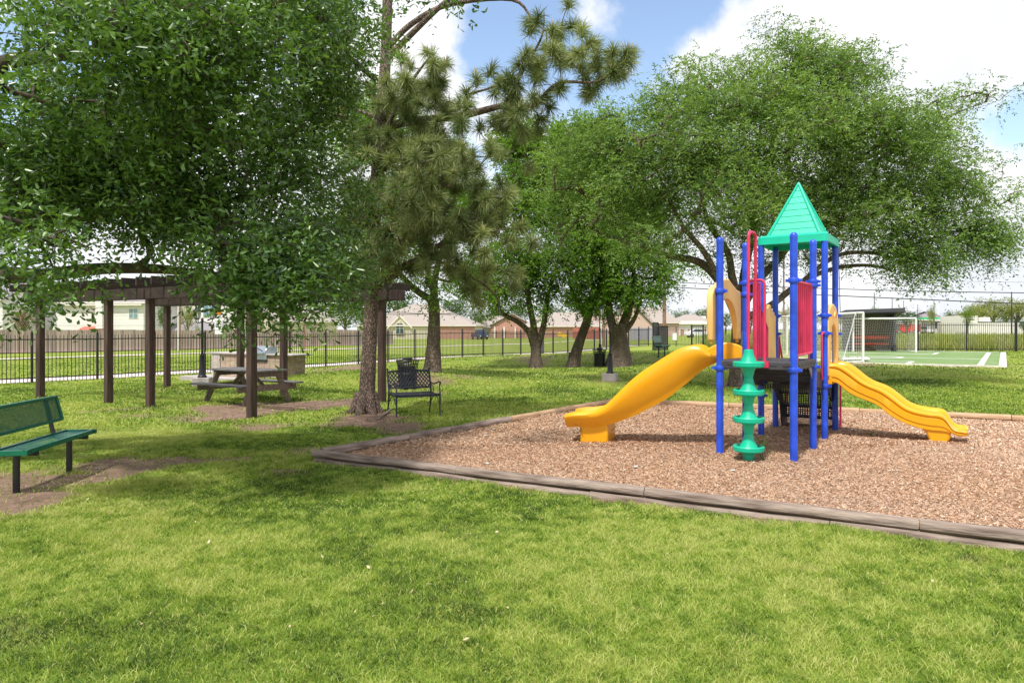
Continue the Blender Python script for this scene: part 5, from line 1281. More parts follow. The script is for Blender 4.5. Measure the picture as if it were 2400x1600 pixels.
def leaves(att,dirs,ntw,nlf,tw_len,ln,wd,droop=.3,spread=.25,out=.5,upb=1.0,seed=3,shape='oak',rnd=.8):
    g=np.random.default_rng(seed); A=len(att); n=A*ntw
    o=np.repeat(att,ntw,0)+g.normal(size=(n,3))*spread*.35
    d=unit(np.repeat(dirs,ntw,0)*out+unit(g.normal(size=(n,3)))+np.array([0,0,.1])); L_=tw_len*g.uniform(.5,1.2,n)
    tone=np.repeat(g.uniform(-.25,.25,A),ntw)+g.normal(0,.06,n)
    m=n*nlf; s=np.tile((np.arange(nlf)+.6)/nlf,n)*g.uniform(.85,1.1,m); dd=np.repeat(d,nlf,0); LL=np.repeat(L_,nlf)
    pos=np.repeat(o,nlf,0)+dd*(LL*s)[:,None]; pos[:,2]-=droop*LL*s**2
    tang=dd.copy(); tang[:,2]-=2*droop*s; tang=unit(tang)
    sd=unit(np.cross(tang,np.array([0.,0.,1.]))+1e-6); alt=np.where(np.arange(m)%2==0,1,-1)[:,None]
    ld=unit(tang*.55+sd*alt*.7+g.normal(size=(m,3))*rnd*.6); nrm=unit(g.normal(size=(m,3))*rnd+np.array([0,0,upb])); side=unit(np.cross(ld,nrm)); nrm=np.cross(side,ld)
    l=(ln*g.uniform(.65,1.25,m))[:,None]; w=(wd*g.uniform(.7,1.2,m))[:,None]; tint=np.clip(.42+np.repeat(tone,nlf)+g.normal(0,.13,m),0,1)
    if shape=='oak':
        v=np.stack([pos,pos+ld*l*.4+side*w*.32+nrm*w*.10,pos+ld*l*.78+side*w*.5+nrm*w*.14,pos+ld*l-nrm*w*.1,pos+ld*l*.78-side*w*.5+nrm*w*.14,pos+ld*l*.4-side*w*.32+nrm*w*.10],1)
        return v,tint,6,[(0,1,2,3),(0,3,4,5)]
    v=np.stack([pos,pos+ld*l*.5+side*w*.5+nrm*w*.1,pos+ld*l,pos+ld*l*.5-side*w*.5+nrm*w*.1],1)
    return v,tint,4,[(0,1,2,3)]
def tree(name,label,limbs,att,bark,leaf,lp,gp_=None,**gk):
    base=Vector(limbs[0][0][0]); t_=thing(name,label,'tree',base,0,gp_)
    mb,dirs=grow(limbs,att,**gk); part(mb,'trunk',bark,t_,smooth=True,ang=80)
    v,ti,n_,f=leaves(att,dirs,**lp); bulk('crown',v,n_,leaf,t_,ti,f,loc=tuple(base)); return t_
def PX(lst,Yd=None): return [ap(*p) if len(p)==3 else ap(p[0],p[1],Yd) for p in lst]
Lf={}
Lf['oak']=leafmat('oak_leaves',(0.018,0.060,0.014),(0.20,0.36,0.075),0.33,0.30,0.7,(1.3,1.3,.45))
Lf['elm']=leafmat('elm_leaves',(0.055,0.135,0.028),(0.34,0.50,0.15),0.5,0.42,0.4,(1.25,1.2,.5))
Lf['mid']=leafmat('shade_tree_leaves',(0.040,0.115,0.013),(0.27,0.46,0.07),0.5,0.48,0.35,(1.35,1.3,.4))
Lf['bright']=leafmat('spring_leaves',(0.09,0.16,0.012),(0.28,0.38,0.04),0.5,0.4,0.35)
Lf['pine']=leafmat('pine_needles',(0.065,0.11,0.032),(0.40,0.46,0.19),0.5,0.2,0.35,(1.1,1.1,.5))
Lf['far']=leafmat('far_leaves',(0.05,0.10,0.025),(0.19,0.27,0.085),0.6,0.35,0.2)
Lf['fary']=leafmat('far_yellow_leaves',(0.14,0.17,0.04),(0.40,0.42,0.15),0.6,0.35,0.2)
Lf['fard']=leafmat('far_dark_leaves',(0.03,0.075,0.025),(0.11,0.19,0.06),0.6,0.3,0.2)
Lf['farb']=leafmat('far_reddish_leaves',(0.12,0.09,0.04),(0.30,0.22,0.12),0.6,0.3,0.2)
# --- near oak on the left (its trunk stands outside the frame)
tb=Vector((-8.2,7.6,-.15))
limbs=[([tb,tb+Vector((.1,.1,1.5)),tb+Vector((.5,.2,3.0)),tb+Vector((.9,.3,4.6))],[.42,.34,.3,.22]),
 ([tb+Vector((.3,.1,2.2))]+PX([(-60,575,7.6),(60,522,7.6),(170,508,7.6),(350,482,7.8),(530,470,8.1),(720,420,8.4)]),[.2,.13,.09,.075,.06,.04,.02]),
 ([tb+Vector((.2,.1,1.8))]+PX([(-60,655,8.3),(100,645,8.4),(230,630,8.5),(360,630,8.6),(470,640,8.8),(600,655,9)]),[.2,.13,.085,.075,.065,.05,.02]),
 (PX([(300,632,8.55),(350,600,8.5),(330,540,8.4),(300,480,8.2)]),[.05,.035,.03,.02]),
 ([tb+Vector((.6,.2,3.6))]+PX([(-80,255,6.3),(0,152,6.3),(200,123,6.4),(400,90,6.6),(600,60,7)]),[.2,.09,.07,.05,.04,.02]),
 ([tb+Vector((.8,.3,4.2))]+PX([(-50,-80,7),(300,-60,7.5),(600,20,8.5),(760,90,9),(880,190,9.4)]),[.22,.15,.12,.08,.05,.02]),
 ([tb+Vector((.9,.3,4.4))]+PX([(0,350,8.5),(250,340,8.6),(500,330,8.8),(780,350,9.2)]),[.2,.1,.08,.06,.02])]
ells=[(110,70,5.6,180,130,.8,1.3),(350,90,6.2,230,130,1),(560,110,6.8,150,110,1),(300,270,7.2,250,130,1.2),(90,330,7.6,160,170,1.3),(480,330,7.3,190,120,1.1),(640,420,7.8,140,90,1),
 (330,430,7.6,260,90,1.0),(40,590,6.0,140,75,.5,3.0),(100,660,6.2,90,35,.3,2.5),(600,620,6.6,125,75,.6,3.2),(650,705,6.6,75,50,.35,4.0),(520,590,6.6,60,40,.4,3),(700,60,8.5,170,110,1.2),(720,260,8.8,110,110,1.2),(800,480,9.6,90,100,.8),(760,150,9,110,70,1),
 (760,640,10.5,100,70,.8),(700,560,8.6,110,80,.9),(430,520,8.0,160,50,.7),(180,430,8.3,180,80,1.0),(60,480,7.6,80,70,.8),(500,-90,8,600,70,1.8,.35),(830,60,10,50,80,.8,.4),(860,640,11.5,35,60,.5)]
att=sample(ells,2100,7,.20,6)
Lp=dict(ntw=8,nlf=7,tw_len=.27,ln=.074,wd=.031,droop=.25,spread=.35,out=.35,upb=.8,seed=11,shape='oak',rnd=.85)
tree('oak_tree','big dark green oak with glossy leaves filling the upper left above the pergola',limbs,att,M['barkl'],Lf['oak'],Lp,rt=.0045,rmax=.05,sag=.14,step=.25)
# --- pine
Yp=13.1
pb0=ap(857,977,Yp); pb0.z=gz(pb0.x,pb0.y)-.08
limbs=[([pb0]+PX([(858,955),(861,900),(868,760),(873,650),(878,520),(886,380),(893,280),(903,150),(908,0),(912,-200),(915,-420)],Yp),[.26,.18,.155,.14,.13,.115,.125,.115,.105,.095,.07,.03]),
 (PX([(886,668,Yp),(935,630,13),(1000,600,12.8),(1050,560,12.5),(1095,565,12.3)]),[.09,.075,.06,.035,.02]),
 (PX([(893,300,Yp),(965,285,13),(1080,272,12.6),(1180,248,12.3),(1250,246,12.1),(1310,195,12),(1400,192,12),(1450,150,12)]),[.08,.075,.065,.055,.045,.03,.022,.012]),
 (PX([(1180,248,12.3),(1235,150,12.2),(1270,85,12.1),(1275,30,12.1)]),[.03,.025,.018,.01]),
 (PX([(1090,270,12.6),(1095,225,12.6),(1150,205,12.5),(1210,160,12.4)]),[.03,.025,.02,.012]),
 (PX([(905,118,Yp),(960,60,13),(1050,12,12.8),(1200,0,12.6),(1250,50,12.5),(1280,75,12.4)]),[.06,.055,.045,.03,.018,.01]),
 (PX([(904,140,Yp),(990,55,12.8),(1050,0,12.5),(1150,-80,12.3)]),[.07,.055,.045,.03]),
 (PX([(893,250,Yp),(870,215,13.1),(848,190,13.1)]),[.045,.03,.02]),
 (PX([(880,275,Yp),(830,257,13.2),(780,252,13.3)]),[.04,.028,.015]),
 (PX([(886,400,Yp),(930,390,12.7),(1000,420,12.3),(1060,440,12)]),[.05,.04,.03,.015]),
 (PX([(880,460,Yp),(830,430,12.9),(790,425,12.8)]),[.045,.03,.018]),
 (PX([(880,500,Yp),(950,500,12.6),(1030,520,12.3),(1120,510,12)]),[.05,.04,.03,.015]),
 (PX([(1000,600,12.8),(1090,640,12.6),(1160,690,12.5),(1170,740,12.4)]),[.03,.022,.018,.012]),
 (PX([(884,340,Yp),(960,200,12.8),(1010,130,12.6)]),[.05,.035,.012])]
ells=[(950,310,12.8,110,80,1.0),(1010,420,12.3,120,110,1.2,1.3),(930,520,12.5,120,70,1.0),(1060,530,12.2,100,80,1.0),(1150,560,12.2,60,70,.6),(860,350,12.9,60,70,.6),(980,200,12.7,80,70,.7),(1110,215,12.4,90,50,.6),(1270,110,12.1,60,80,.5,.8),(1345,180,12,70,60,.5,.9),
 (1425,165,12,40,50,.3,2.2),(1225,270,12.2,70,35,.4),(840,470,12.8,60,60,.5),(850,570,12.9,60,40,.5),(960,610,12.6,110,40,.6),(1150,650,12.4,80,40,.5,1.2),(1050,330,12.4,70,70,.7),(1200,190,12.2,60,60,.4),(1180,420,12.3,40,90,.4,.6)]
att=sample(ells,450,3,.26,9)
pine=thing('pine_tree','pine with reddish bark and long needle tufts beside the lattice bench','tree',pb0)
mb,dirs=grow(limbs,att,rt=.008,rmax=.035,sag=.18,step=.25)
# root flare
for a in np.arange(0,6.28,.9): mb.tube([pb0+Vector((math.cos(a)*.12,math.sin(a)*.12,.45)),pb0+Vector((math.cos(a)*.17,math.sin(a)*.17,.22)),pb0+Vector((math.cos(a)*.27,math.sin(a)*.27,.08)),pb0+Vector((math.cos(a)*.45,math.sin(a)*.45,.02))],[.10,.11,.09,.03],8)
part(mb,'trunk',M['bark'],pine,smooth=True,ang=80)
g=np.random.default_rng(4); A=len(att); nn_=210; ax=unit(dirs*.6+np.array([0,0,.55])+g.normal(size=(A,3))*.25)
K=A*nn_; axr=np.repeat(ax,nn_,0); o=np.repeat(att,nn_,0)+axr*(g.uniform(-.10,.08,K))[:,None]
d=unit(unit(g.normal(size=(K,3)))+axr*.55); ln=g.uniform(.18,.30,K)[:,None]; sd=unit(np.cross(d,g.normal(size=(K,3))))*.0040
midp=o+d*ln*.55; tip=o+d*ln; tip[:,2]-=.035*ln[:,0]/.2; midp[:,2]-=.006
v=np.stack([o-sd,o+sd,midp+sd,tip,midp-sd],1); ti=np.clip(np.repeat(g.uniform(.2,.75,A),nn_)+g.normal(0,.15,K),0,1)
bulk('needles',v,5,Lf['pine'],pine,ti,[(0,1,2,4),(4,2,3)],loc=tuple(pb0))
mb=MB()
for i in range(A):
    if g.random()<.55:
        for _ in range(g.integers(1,4)): p=Vector(att[i])+Vector(ax[i])*.06+Vector(g.normal(size=3))*.02; mb.tube([p,p+Vector((g.normal()*.02,g.normal()*.02,g.uniform(.08,.17)))],[.008,.005],5)
M['candle']=mat('pale_pine_candle',(0.50,0.40,0.18),0.7); tag(part(mb,'candle',M['candle'],pine),kind='stuff')
mb=MB(); 
for i in range(34):
    a=ap(random.uniform(840,960),random.uniform(420,500),random.uniform(12.4,12.9)); r_=random.uniform(.15,.45); th=random.uniform(0,6.28); dx=Vector((math.cos(th),math.sin(th)*.5,0)); pts=[a+dx*(r_*(1-math.cos(q*.5))*1.1)+Vector((0,0,-r_*q*.42+.2*math.sin(q))) for q in range(6)]
    mb.tube(pts,[.008,.007,.006,.005,.004,.003],4)
part(mb,'dead_twig',M['deadtwig'],pine,smooth=True)
mb=MB(); a=gpt(885,985); b_=gpt(918,965); mb.beam(a+Vector((0,0,.02)),b_+Vector((0,0,.06)),.04,.025); o=mb.build('wood_scrap',M['oldwood'],loc=a); tag(o,'split piece of grey wood leaning at the foot of the pine','wood scrap')
# --- big elm behind the playground
Ye=19.6; eb=ap(1722,908,Ye); eb.z=gz(eb.x,eb.y)-.1
limbs=[([eb]+PX([(1722,880),(1725,800),(1731,735),(1738,690)],Ye),[.30,.17,.15,.16,.13]),
 (PX([(1729,745),(1690,665),(1640,615),(1570,600),(1490,575),(1400,545)],Ye),[.14,.13,.11,.08,.06,.03]),
 (PX([(1690,665),(1650,590),(1600,530),(1570,470),(1540,400)],Ye-.5),[.09,.08,.06,.05,.02]),
 (PX([(1734,720),(1716,650),(1705,590),(1660,520),(1640,440),(1600,330)],Ye),[.13,.11,.09,.07,.05,.02]),
 (PX([(1738,690),(1748,620),(1770,520),(1765,430),(1780,320),(1790,220)],Ye+.3),[.13,.12,.09,.07,.05,.02]),
 (PX([(1735,730),(1775,660),(1830,600),(1880,520),(1910,440),(1990,390),(2080,320)],Ye+.3),[.13,.12,.10,.08,.06,.05,.02]),
 (PX([(1733,750),(1800,720),(1880,660),(1960,628),(2040,622),(2090,635)],Ye-.3),[.12,.10,.08,.06,.045,.02]),
 (PX([(1880,660),(1960,600),(2040,592),(2100,603),(2150,570),(2250,540)],Ye-.3),[.07,.06,.05,.045,.03,.015]),
 (PX([(1880,520),(1990,520),(2100,490),(2220,500),(2330,470)],Ye),[.07,.06,.045,.03,.015]),
 (PX([(1830,600),(1850,480),(1850,350),(1880,200)],Ye),[.08,.06,.05,.02]),
 (PX([(1990,390),(2120,330),(2230,270),(2310,240)],Ye),[.045,.035,.02,.01])]
ells=[(1850,250,19.6,220,120,3.2,1.3),(1640,300,19.3,180,120,3),(2060,340,19.6,170,120,2.6),(1500,430,19.3,140,110,2.4),(1730,440,19,230,110,3,1.3),(2080,480,19.4,170,90,2.3),(2240,450,19.5,90,80,1.5),(2340,440,19.5,70,60,1.2),(1920,470,19.3,150,90,2.5),
 (1560,550,19.5,130,50,1.8,.8),(2170,585,19.2,120,50,1.2,2.0),(2280,540,19.2,70,60,1,1.6),(1880,130,19.6,90,50,1.5,1.2),(2170,270,19.6,110,60,1.4),(2270,235,19.6,50,25,.6,1.5),(1440,530,19.5,90,70,1.5),(1350,420,21,80,90,2),(1290,560,22,60,60,1.5,.7),(1980,180,19.6,90,50,1.3),(2050,570,19.3,90,40,1),(1400,330,20.5,80,80,1.6),(1620,200,19.6,90,60,1.5),(2380,560,19.2,60,60,.8,.5),(1700,600,20.5,100,50,1,.6),(1900,600,20.2,80,40,1,.7)]
att=sample(ells,2400,8,.36,21)
Lp=dict(ntw=11,nlf=13,tw_len=.66,ln=.088,wd=.036,droop=.45,spread=.5,out=.6,upb=.9,seed=12,shape='d',rnd=.6)
tree('elm_tree','broad feathery light green tree spreading behind the playground tower',limbs,att,M['barkd'],Lf['elm'],Lp,rt=.009,rmax=.07,sag=.1,step=.5)
# --- mid ground shade trees
def shade(name,label,base,Y_,limbs_px,ells,n,seed,leaf,ln=.10,r0=.2):
    b0=ap(base[0],base[1],Y_); b0.z=gz(b0.x,b0.y)-.1; lm=[]
    for i,(pts,rs) in enumerate(limbs_px):
        P_=PX(pts,Y_) if len(pts[0])==2 else PX(pts)
        if i==0: P_=[b0]+P_; rs=[rs[0]*1.45]+rs
        lm.append((P_,rs))
    att=sample(ells,n,6,.42,seed)
    t_=tree(name,label,lm,att,M['barkd'],leaf,dict(ntw=10,nlf=13,tw_len=.65,ln=ln*1.2,wd=ln*.62,droop=.3,spread=.5,out=.5,upb=.9,seed=seed,shape='d',rnd=.75),'shade trees on the lawn',rt=.012,rmax=.08,sag=.12,step=.6)
    mb=MB()
    for k in range(7):
        a=k*.9+seed; e=Vector((math.cos(a),math.sin(a),0)); mb.tube([b0+e*r0*.5+Vector((0,0,.75)),b0+e*r0*.65+Vector((0,0,.35)),b0+e*r0*1.1+Vector((0,0,.10)),b0+e*r0*2.0+Vector((0,0,.02))],[r0*.35,r0*.38,r0*.28,r0*.1],8)
    off=t_.location; mb.v=[(x-off[0],y-off[1],z-off[2]) for x,y,z in mb.v]; mb.build('root_flare',M['barkd'],t_,smooth=True,ang=80); return t_
shade('oak_tree','oak with a thick straight trunk and flared base behind the black lattice bench',(1010,886),22.6,
 [([(1014,860),(1016,800),(1018,740),(1015,700)],[.30,.22,.19,.20]),([(1015,705),(975,680),(945,650),(900,600),(870,540)],[.14,.11,.09,.06,.03]),([(1016,700),(1020,650),(1035,590),(1060,500),(1070,400)],[.14,.11,.09,.06,.03]),([(1016,690),(1000,620),(990,520),(980,420)],[.1,.08,.06,.03])],
 [(1000,480,22.6,120,130,2.2),(900,600,22.4,80,70,1.5),(1070,610,22.4,80,60,1.5),(870,300,23,70,90,2),(950,660,22.3,70,35,1,1.2),(800,560,23,60,110,1.5),(1060,680,22.5,60,22,.8,1.2),(800,700,23,60,35,1,.8)],560,31,Lf['mid'],.075,.20)
shade('shade_tree','multi stemmed tree with a forked trunk in front of the iron fence',(1256,853),29,
 [([(1256,838),(1256,815)],[.24,.2]),([(1254,822),(1240,780),(1215,755),(1180,735),(1160,700),(1150,640)],[.17,.13,.11,.09,.07,.04]),([(1256,815),(1250,760),(1240,710),(1230,640),(1200,540)],[.18,.14,.12,.08,.03]),([(1258,820),(1270,780),(1278,740),(1285,690),(1310,600)],[.16,.14,.12,.09,.04])],
 [(1240,620,29,120,70,2),(1200,470,29.5,110,110,2.5),(1290,400,30,100,110,2.5),(1130,640,28.5,60,60,1.5),(1180,700,28.6,60,30,1,1),(1290,690,29,60,30,1,1.2),(1230,340,30.5,80,60,2)],600,32,Lf['mid'],.10,.24)
shade('shade_tree','slender tree with a trunk leaning right, left of the far trash can',(1342,848),29.5,
 [([(1350,828),(1362,790),(1375,755),(1378,735)],[.24,.20,.19,.19]),([(1377,745),(1360,715),(1340,680),(1320,600)],[.12,.10,.07,.03]),([(1378,738),(1395,700),(1410,640),(1400,540)],[.14,.11,.08,.03])],
 [(1370,590,29.5,100,90,2),(1340,440,30,110,120,2.5),(1400,690,29.3,50,30,.8,1),(1340,690,29,50,30,.8,1),(1380,330,30.5,80,70,2)],480,33,Lf['mid'],.10,.20)
shade('shade_tree','stout tree with a wide ridged trunk right of the middle lamp post',(1450,848),29.3,
 [([(1452,825),(1450,790),(1444,760)],[.46,.38,.34]),([(1436,765),(1428,730),(1425,690),(1420,620)],[.2,.16,.12,.05]),([(1455,775),(1470,735),(1478,700),(1485,640),(1490,560)],[.22,.19,.16,.09,.03]),([(1452,790),(1478,760),(1492,735),(1500,700)],[.14,.11,.08,.04])],
 [(1450,590,29.3,100,90,2),(1470,470,30,100,100,2.4),(1490,690,29,45,50,1,1.6),(1420,690,29,40,40,1,1.2),(1560,640,29.6,50,45,1.2,.7)],470,34,Lf['mid'],.10,.34)
# --- far trees: a few crowns shared by copies
def proto(seed,leaf,name='bushy_tree'):
    t_=bpy.data.objects.new(name,None); t_.empty_display_size=.2
    g=np.random.default_rng(seed); n=150; r=unit(g.normal(size=(n,3)))*(g.random((n,1))**.45)*np.array([.5,.5,.38]); r[:,2]=r[:,2]+.62; 
    k=g.integers(0,12,n); cen=unit(g.normal(size=(12,3)))*np.array([.33,.33,.25])+np.array([0,0,.62]); r=r*.55+cen[k]*.45
    v,ti,n_,f=leaves(r,unit(r-np.array([0,0,.55])),ntw=6,nlf=4,tw_len=.085,ln=.028,wd=.018,droop=.2,spread=.1,out=.6,upb=.7,seed=seed,shape='d',rnd=.9)
    mb=MB(); mb.tube([(0,0,-.05),(.01,0,.2),(0,.01,.45),(.02,0,.7)],[.03,.024,.018,.006],6)
    for q in range(6): a=q*1.1; mb.tube([(0,0,.25+.03*q),(.12*math.cos(a),.12*math.sin(a),.45+.03*q),(.24*math.cos(a),.24*math.sin(a),.6+.03*q)],[.014,.01,.004],5)
    return t_,mb,(v,ti,n_,f),leaf
PR_={}
def far_tree(kind,px,pytop,Y_,wpx,label,hk=1.0,base=None):
    key=kind
    z=None; x=hx(px,Y_); z=gz(x,Y_)-.2; h_=(EYE-(pytop-HZ)*Y_/F)-z; w_=wpx/F*Y_
    if key not in PR_:
        seed,leaf=KINDS[kind]; t_,mb,(v,ti,n_,f),lf=proto(seed,Lf[leaf]); link(t_)
        mb.build('trunk',M['barkd'],t_,smooth=True); bulk('crown',v,n_,lf,t_,ti,f); PR_[key]=t_; o=t_
    else: o=copy_tree(PR_[key])
    o.location=(x,Y_,z); o.scale=(w_,w_*.9,h_*1.02); o.rotation_euler=(0,0,random.uniform(0,6.28)); o.name='bushy_tree'
    tag(o,label,'tree','trees beyond the fences'); return o
KINDS={'a':(51,'far'),'b':(52,'far'),'y':(53,'fary'),'d':(54,'fard'),'r':(55,'farb'),'g':(56,'bright')}
FT=[('r',55,715,78,80,'reddish brown leaved tree left of the leftmost pergola post'),('a',28,690,92,80,'pale green tree at the far left edge behind the wooden fence'),('g',112,690,100,60,'yellow green tree behind the dark blue shed roof'),('a',168,672,104,110,'dense green tree left of the white two storey house'),('d',150,710,98,80,'dark green tree just left of the house gutter'),
 ('b',210,655,125,140,'green tree rising behind the white two storey house'),('y',440,705,84,60,'small yellow green tree in front of the second white house'),('b',385,700,78,46,'thin pale tree between pergola posts in front of the white siding'),('g',462,758,72,26,'small yellow green bush behind the lamp post'),
 ('b',745,700,110,130,'light green tree left of the pine trunk above the wooden fence'),('a',810,700,120,120,'green tree just right of the hanging oak leaves'),('d',850,672,135,120,'tall dark green tree behind the pine trunk'),('a',640,690,125,140,'green tree behind the cream gable house'),('y',560,735,90,50,'small yellowish tree at the right of the speed limit sign'),
 ('d',930,665,175,130,'dark green tree behind the tan hip roof, left side'),('d',1060,680,178,130,'dark green tree behind the tan hip roof, right side'),('b',1115,720,150,80,'mid green tree to the right of the tan hip roofed house'),('a',1160,705,165,90,'broad green tree above the parked pickup'),('d',1210,700,172,110,'dark tree behind the brick entry house'),('b',1290,705,180,100,'green tree behind the long brick house'),('d',1370,700,185,110,'dark green tree behind the leaning trunk'),('b',1420,720,175,70,'green tree left of the stout tree trunk in the distance'),
 ('a',1540,705,180,90,'distant tree just left of the brown pole above brick roofs'),('a',1598,718,185,90,'distant rounded tree above the long white building'),('b',1650,716,190,90,'distant tree right of the long white building'),('a',1700,725,180,80,'distant tree behind the blue playground posts at left'),('b',1760,722,150,80,'tree seen through the yellow slide arch'),('y',1840,715,120,60,'pale tree between the tower posts in the distance'),('y',1905,720,125,70,'yellowish tree behind the red bar panel'),
 ('a',1945,725,120,60,'pale green tree left of the team shelter'),('g',2050,712,80,40,'bright green leafy tree poking above the shelter roof'),('d',2125,713,105,90,'wide dark green bush right of the shelter roof'),('y',2183,712,135,34,'narrow yellow green tree above the green canopy'),('a',2222,722,175,44,'small distant tree behind the grey hip roof'),('g',2268,711,120,48,'bright tree right of the grey hip roofed house'),('y',2305,712,160,90,'olive tree right behind the white building tower'),('a',2360,706,172,90,'soft green tree behind the rooftop unit'),('y',2250,722,178,80,'low pale tree line behind the grey hip roofed house'),('y',2330,690,165,130,'pale olive tree above the white flat building, left part'),('y',2388,692,160,120,'pale olive tree above the white flat building, right part'),('y',2290,708,170,70,'faded olive tree behind the building tower'),('d',2398,742,105,30,'dark bush at the right edge in front of the white building'),('y',1980,735,170,60,'faint yellow tree behind the shelter'),('a',2080,740,170,70,'faint green tree behind the red trucks')]
for k_,px,py,y_,w_,lb in FT: far_tree(k_,px,py,y_,w_,lb)
# --- far meadow and verge vegetation
g=np.random.default_rng(8)
def tufts(name,label,n,xr,yf,hh,wd,leaf,seed,cond=None):
    g=np.random.default_rng(seed); y=yf(g,n); x=g.uniform(xr[0],xr[1],n)*y if xr[2] else g.uniform(xr[0],xr[1],n)
    if cond is not None: k=cond(x,y); x=x[k]; y=y[k]
    n=len(x); z=H(x,y); a=g.uniform(0,6.28,n); h_=hh*g.uniform(.5,1.3,n)*(0.5+fbm(x,y,.12,4,3)); w_=wd*g.uniform(.6,1.3,n)
    c=np.stack([x,y,z],1); s=np.stack([np.cos(a),np.sin(a),np.zeros(n)],1)*w_[:,None]; tip=c+np.stack([g.normal(0,.35,n)*h_,g.normal(0,.35,n)*h_,h_],1)
    v=np.stack([c-s,c+s,tip],1); ti=np.clip(fbm(x,y,.15,9,3)*1.2-.1+g.normal(0,.15,n),0,1)
    o=bulk(name,v,3,leaf,attr=ti); tag(o,label,'grass',kind='stuff'); return o
Lf['meadow']=leafmat('meadow_grass',(0.12,0.20,0.035),(0.42,0.40,0.16),0.8,.3,.2)
tufts('meadow_grass','tall yellowish wild grass growing beyond the right hand iron fence',26000,(.28,1.0,True),lambda g,n: 44.5+g.random(n)**1.6*80,.62,.05,Lf['meadow'],3)
# ---------------------------------------------------------------- lawn blades
Lf['grass']=leafmat('grass_blades',(0.045,0.10,0.012),(0.58,0.57,0.25),0.55,.35,.3,(1.1,1.1,.5))
cr=[x for x in Lf['grass'].node_tree.nodes if x.type=='VALTORGB'][0]
for p_,c_ in ((0.3,(0.12,0.22,0.02)),(0.6,(0.245,0.37,0.042)),(0.85,(0.40,0.475,0.10))): z=cr.color_ramp.elements.new(p_); z.color=(*c_,1)
def blades(n,y0,y1,h,wd,seed,pw=1.0):
    g=np.random.default_rng(seed); P_=[];tot=0
    while tot<n:
        y=y0+(y1-y0)*g.random(n)**pw; x=g.uniform(-1,1,n)*(y*.78+.6)
        ok=g.random(n)<(y*.78+.6)/(y1*.78+.6); x=x[ok];y=y[ok]
        ed=edge_dist(x,y); ok=(ed<-.075)&(g.random(len(x))>dirt(x,y)*.97)
        q=(x-c1.x)*uF.x+(y-c1.y)*uF.y; r_=(x-c1.x)*vF.x+(y-c1.y)*vF.y; ok&=~((q<.05)&(q>-9.6)&(r_>-.05)&(r_<18.6))
        s_=(x-FA.x)*FN.x+(y-FA.y)*FN.y; ok&=~((s_>.2)&(s_<2.05))&~((s_>25.1)&(s_<26.9))
        P_.append(np.stack([x[ok],y[ok]],1)); tot+=ok.sum()
    p=np.concatenate(P_)[:n]; x,y=p[:,0],p[:,1]; n=len(x); z=H(x,y)-.004
    pat=fbm(x,y,.55,21,4); pat2=fbm(x,y,2.6,33,3)
    hh=h*g.uniform(.5,1.3,n)*(.45+.7*pat2+.5*fbm(x,y,7,61,2)); a=g.uniform(0,6.28,n); lean=g.uniform(.35,1.35,n)*hh*1.15; la=g.uniform(0,6.28,n)+fbm(x,y,3,40,2)*4
    c=np.stack([x,y,z],1); w_=wd*g.uniform(.6,1.25,n); s=np.stack([np.cos(a),np.sin(a),np.zeros(n)],1)*w_[:,None]*.5
    dl=np.stack([np.cos(la),np.sin(la),np.zeros(n)],1)*lean[:,None]; up=np.stack([np.zeros(n),np.zeros(n),hh],1)
    m_=c+dl*.38+up*.62; tp=c+dl+up*.86
    ti=np.clip(.5+(pat-.5)*1.7+(pat2-.5)*.6+(fbm(x,y,11,51,2)-.5)*1.1+g.normal(0,.2,n),0,.9); dry=g.random(n)<.09; ti[dry]=g.uniform(.85,1,dry.sum())
    return np.stack([c-s,c+s,m_+s*.8,tp,m_-s*.8],1),ti
B=[blades(300000,2.9,6.2,.034,.0042,1),blades(260000,6.0,11.5,.040,.0072,2),blades(150000,11.3,21,.05,.015,3),blades(90000,20.5,46,.055,.032,4)]
o=bulk('grass',np.concatenate([b_[0] for b_ in B]),5,Lf['grass'],attr=np.concatenate([b_[1] for b_ in B]),faces=[(0,1,2,4),(4,2,3)]); tag(o,'short green and straw coloured grass blades covering the lawn','grass',kind='stuff')
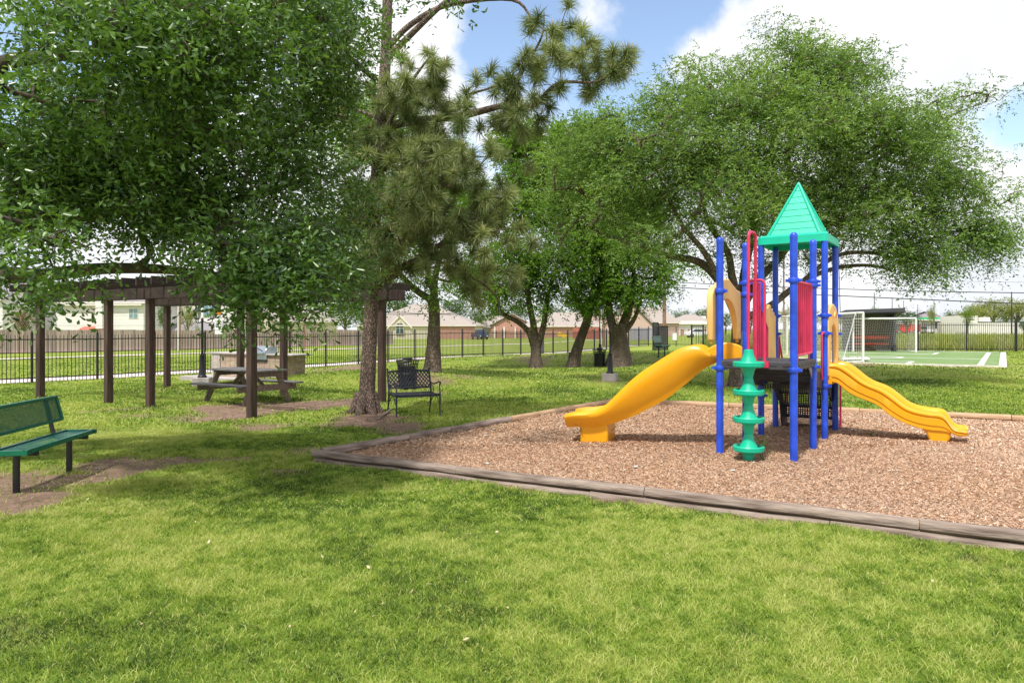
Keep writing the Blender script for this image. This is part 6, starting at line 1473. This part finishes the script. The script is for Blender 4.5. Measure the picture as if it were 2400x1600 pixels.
# little weeds by the slide foot and the climber
def weed(label,x,y,z,n,h,seed):
    g=np.random.default_rng(seed); at=np.array([[x,y,z+.02]])+g.normal(size=(n,3))*np.array([.03,.03,0])+np.array([0,0,1])*np.linspace(0,h,n)[:,None]
    t_=thing('weed',label,'weed',(x,y,z)); v,ti,n_,f=leaves(at,np.tile(np.array([0,0,1.]),(n,1)),3,6,.07,.018,.008,.2,.05,.5,.8,seed,'d'); bulk('foliage',v,n_,Lf['mid'],t_,ti,f,loc=(x,y,z))
    mb=MB(); 
    for k in range(4): mb.tube([(x,y,z-.02),(x+g.normal()*.02,y+g.normal()*.02,z+h*.6),(x+g.normal()*.05,y+g.normal()*.05,z+h)],.003,4)
    part(mb,'stem',Lf['mid'],t_)
for lb,px,py,n,h,s in (('small leafy weed climbing the foot of the left slide',1365,1035,9,.20,1),('thin weed to the right of the left slide foot',1430,1030,12,.16,2),('wispy weed growing beside the bottom disc of the green climber',1788,1078,12,.26,3),('tiny green weed under the wavy slide',2046,1026,5,.06,4)):
    p=gp(px,py,.01); weed(lb,p.x,p.y,mz(p.x,p.y),n,h,s)
# litter and fallen leaves
M['litter']=mat('paper_litter',(0.65,0.68,0.66),0.7)
M['leafd']=mat('dry_leaf',(0.55,0.45,0.25),0.8)
for i,(px,py) in enumerate(((1158,1003),(1140,1018),(1490,1092),(1718,1098),(1380,997),(1140,1088))):
    p=gp(px,py,.02); s=.03; z=mz(p.x,p.y)+.012; mb=MB(); pts=[(s*random.uniform(.6,1.2)*math.cos(a),s*random.uniform(.6,1.2)*math.sin(a),random.uniform(0,.012)) for a in np.arange(0,6.2,.9)]
    mb.ext(pts,(0,0,.004)); o=mb.build('litter',M['litter']); o.location=(p.x,p.y,z)
    tag(o,['pale scrap of paper on the chips near the left timber edge','second pale scrap just below the first one on the chips','pink grey scrap in the middle of the wood chips','crumpled pale scrap in front of the green climber','pale scrap left of the slide end','small pale scrap near the front timber'][i],'litter')
g=np.random.default_rng(77); n=420; y=g.uniform(3.5,30,n)**1; x=g.uniform(-.75,.75,n)*y; k=(edge_dist(x,y)<-.1)|(g.random(n)<.1); x=x[k];y=y[k];n=len(x); z=H(x,y)+.03; z=np.where(edge_dist(x,y)>0,.025,z)
a=g.uniform(0,6.28,n); l_=g.uniform(.008,.022,n)[:,None]; u_=np.stack([np.cos(a),np.sin(a),g.normal(0,.4,n)],1)*l_; w_=np.stack([-np.sin(a),np.cos(a),g.normal(0,.4,n)],1)*l_*.5; c=np.stack([x,y,z],1)
Lf['fallen']=leafmat('fallen_leaf',(0.30,0.20,0.10),(0.62,0.55,0.36),.7,.1,.3)
o=bulk('fallen_leaves',np.stack([c-u_,c+w_,c+u_,c-w_],1),4,Lf['fallen'],attr=g.random(n)); tag(o,'small pale fallen leaves scattered over the lawn','fallen leaves',kind='stuff')
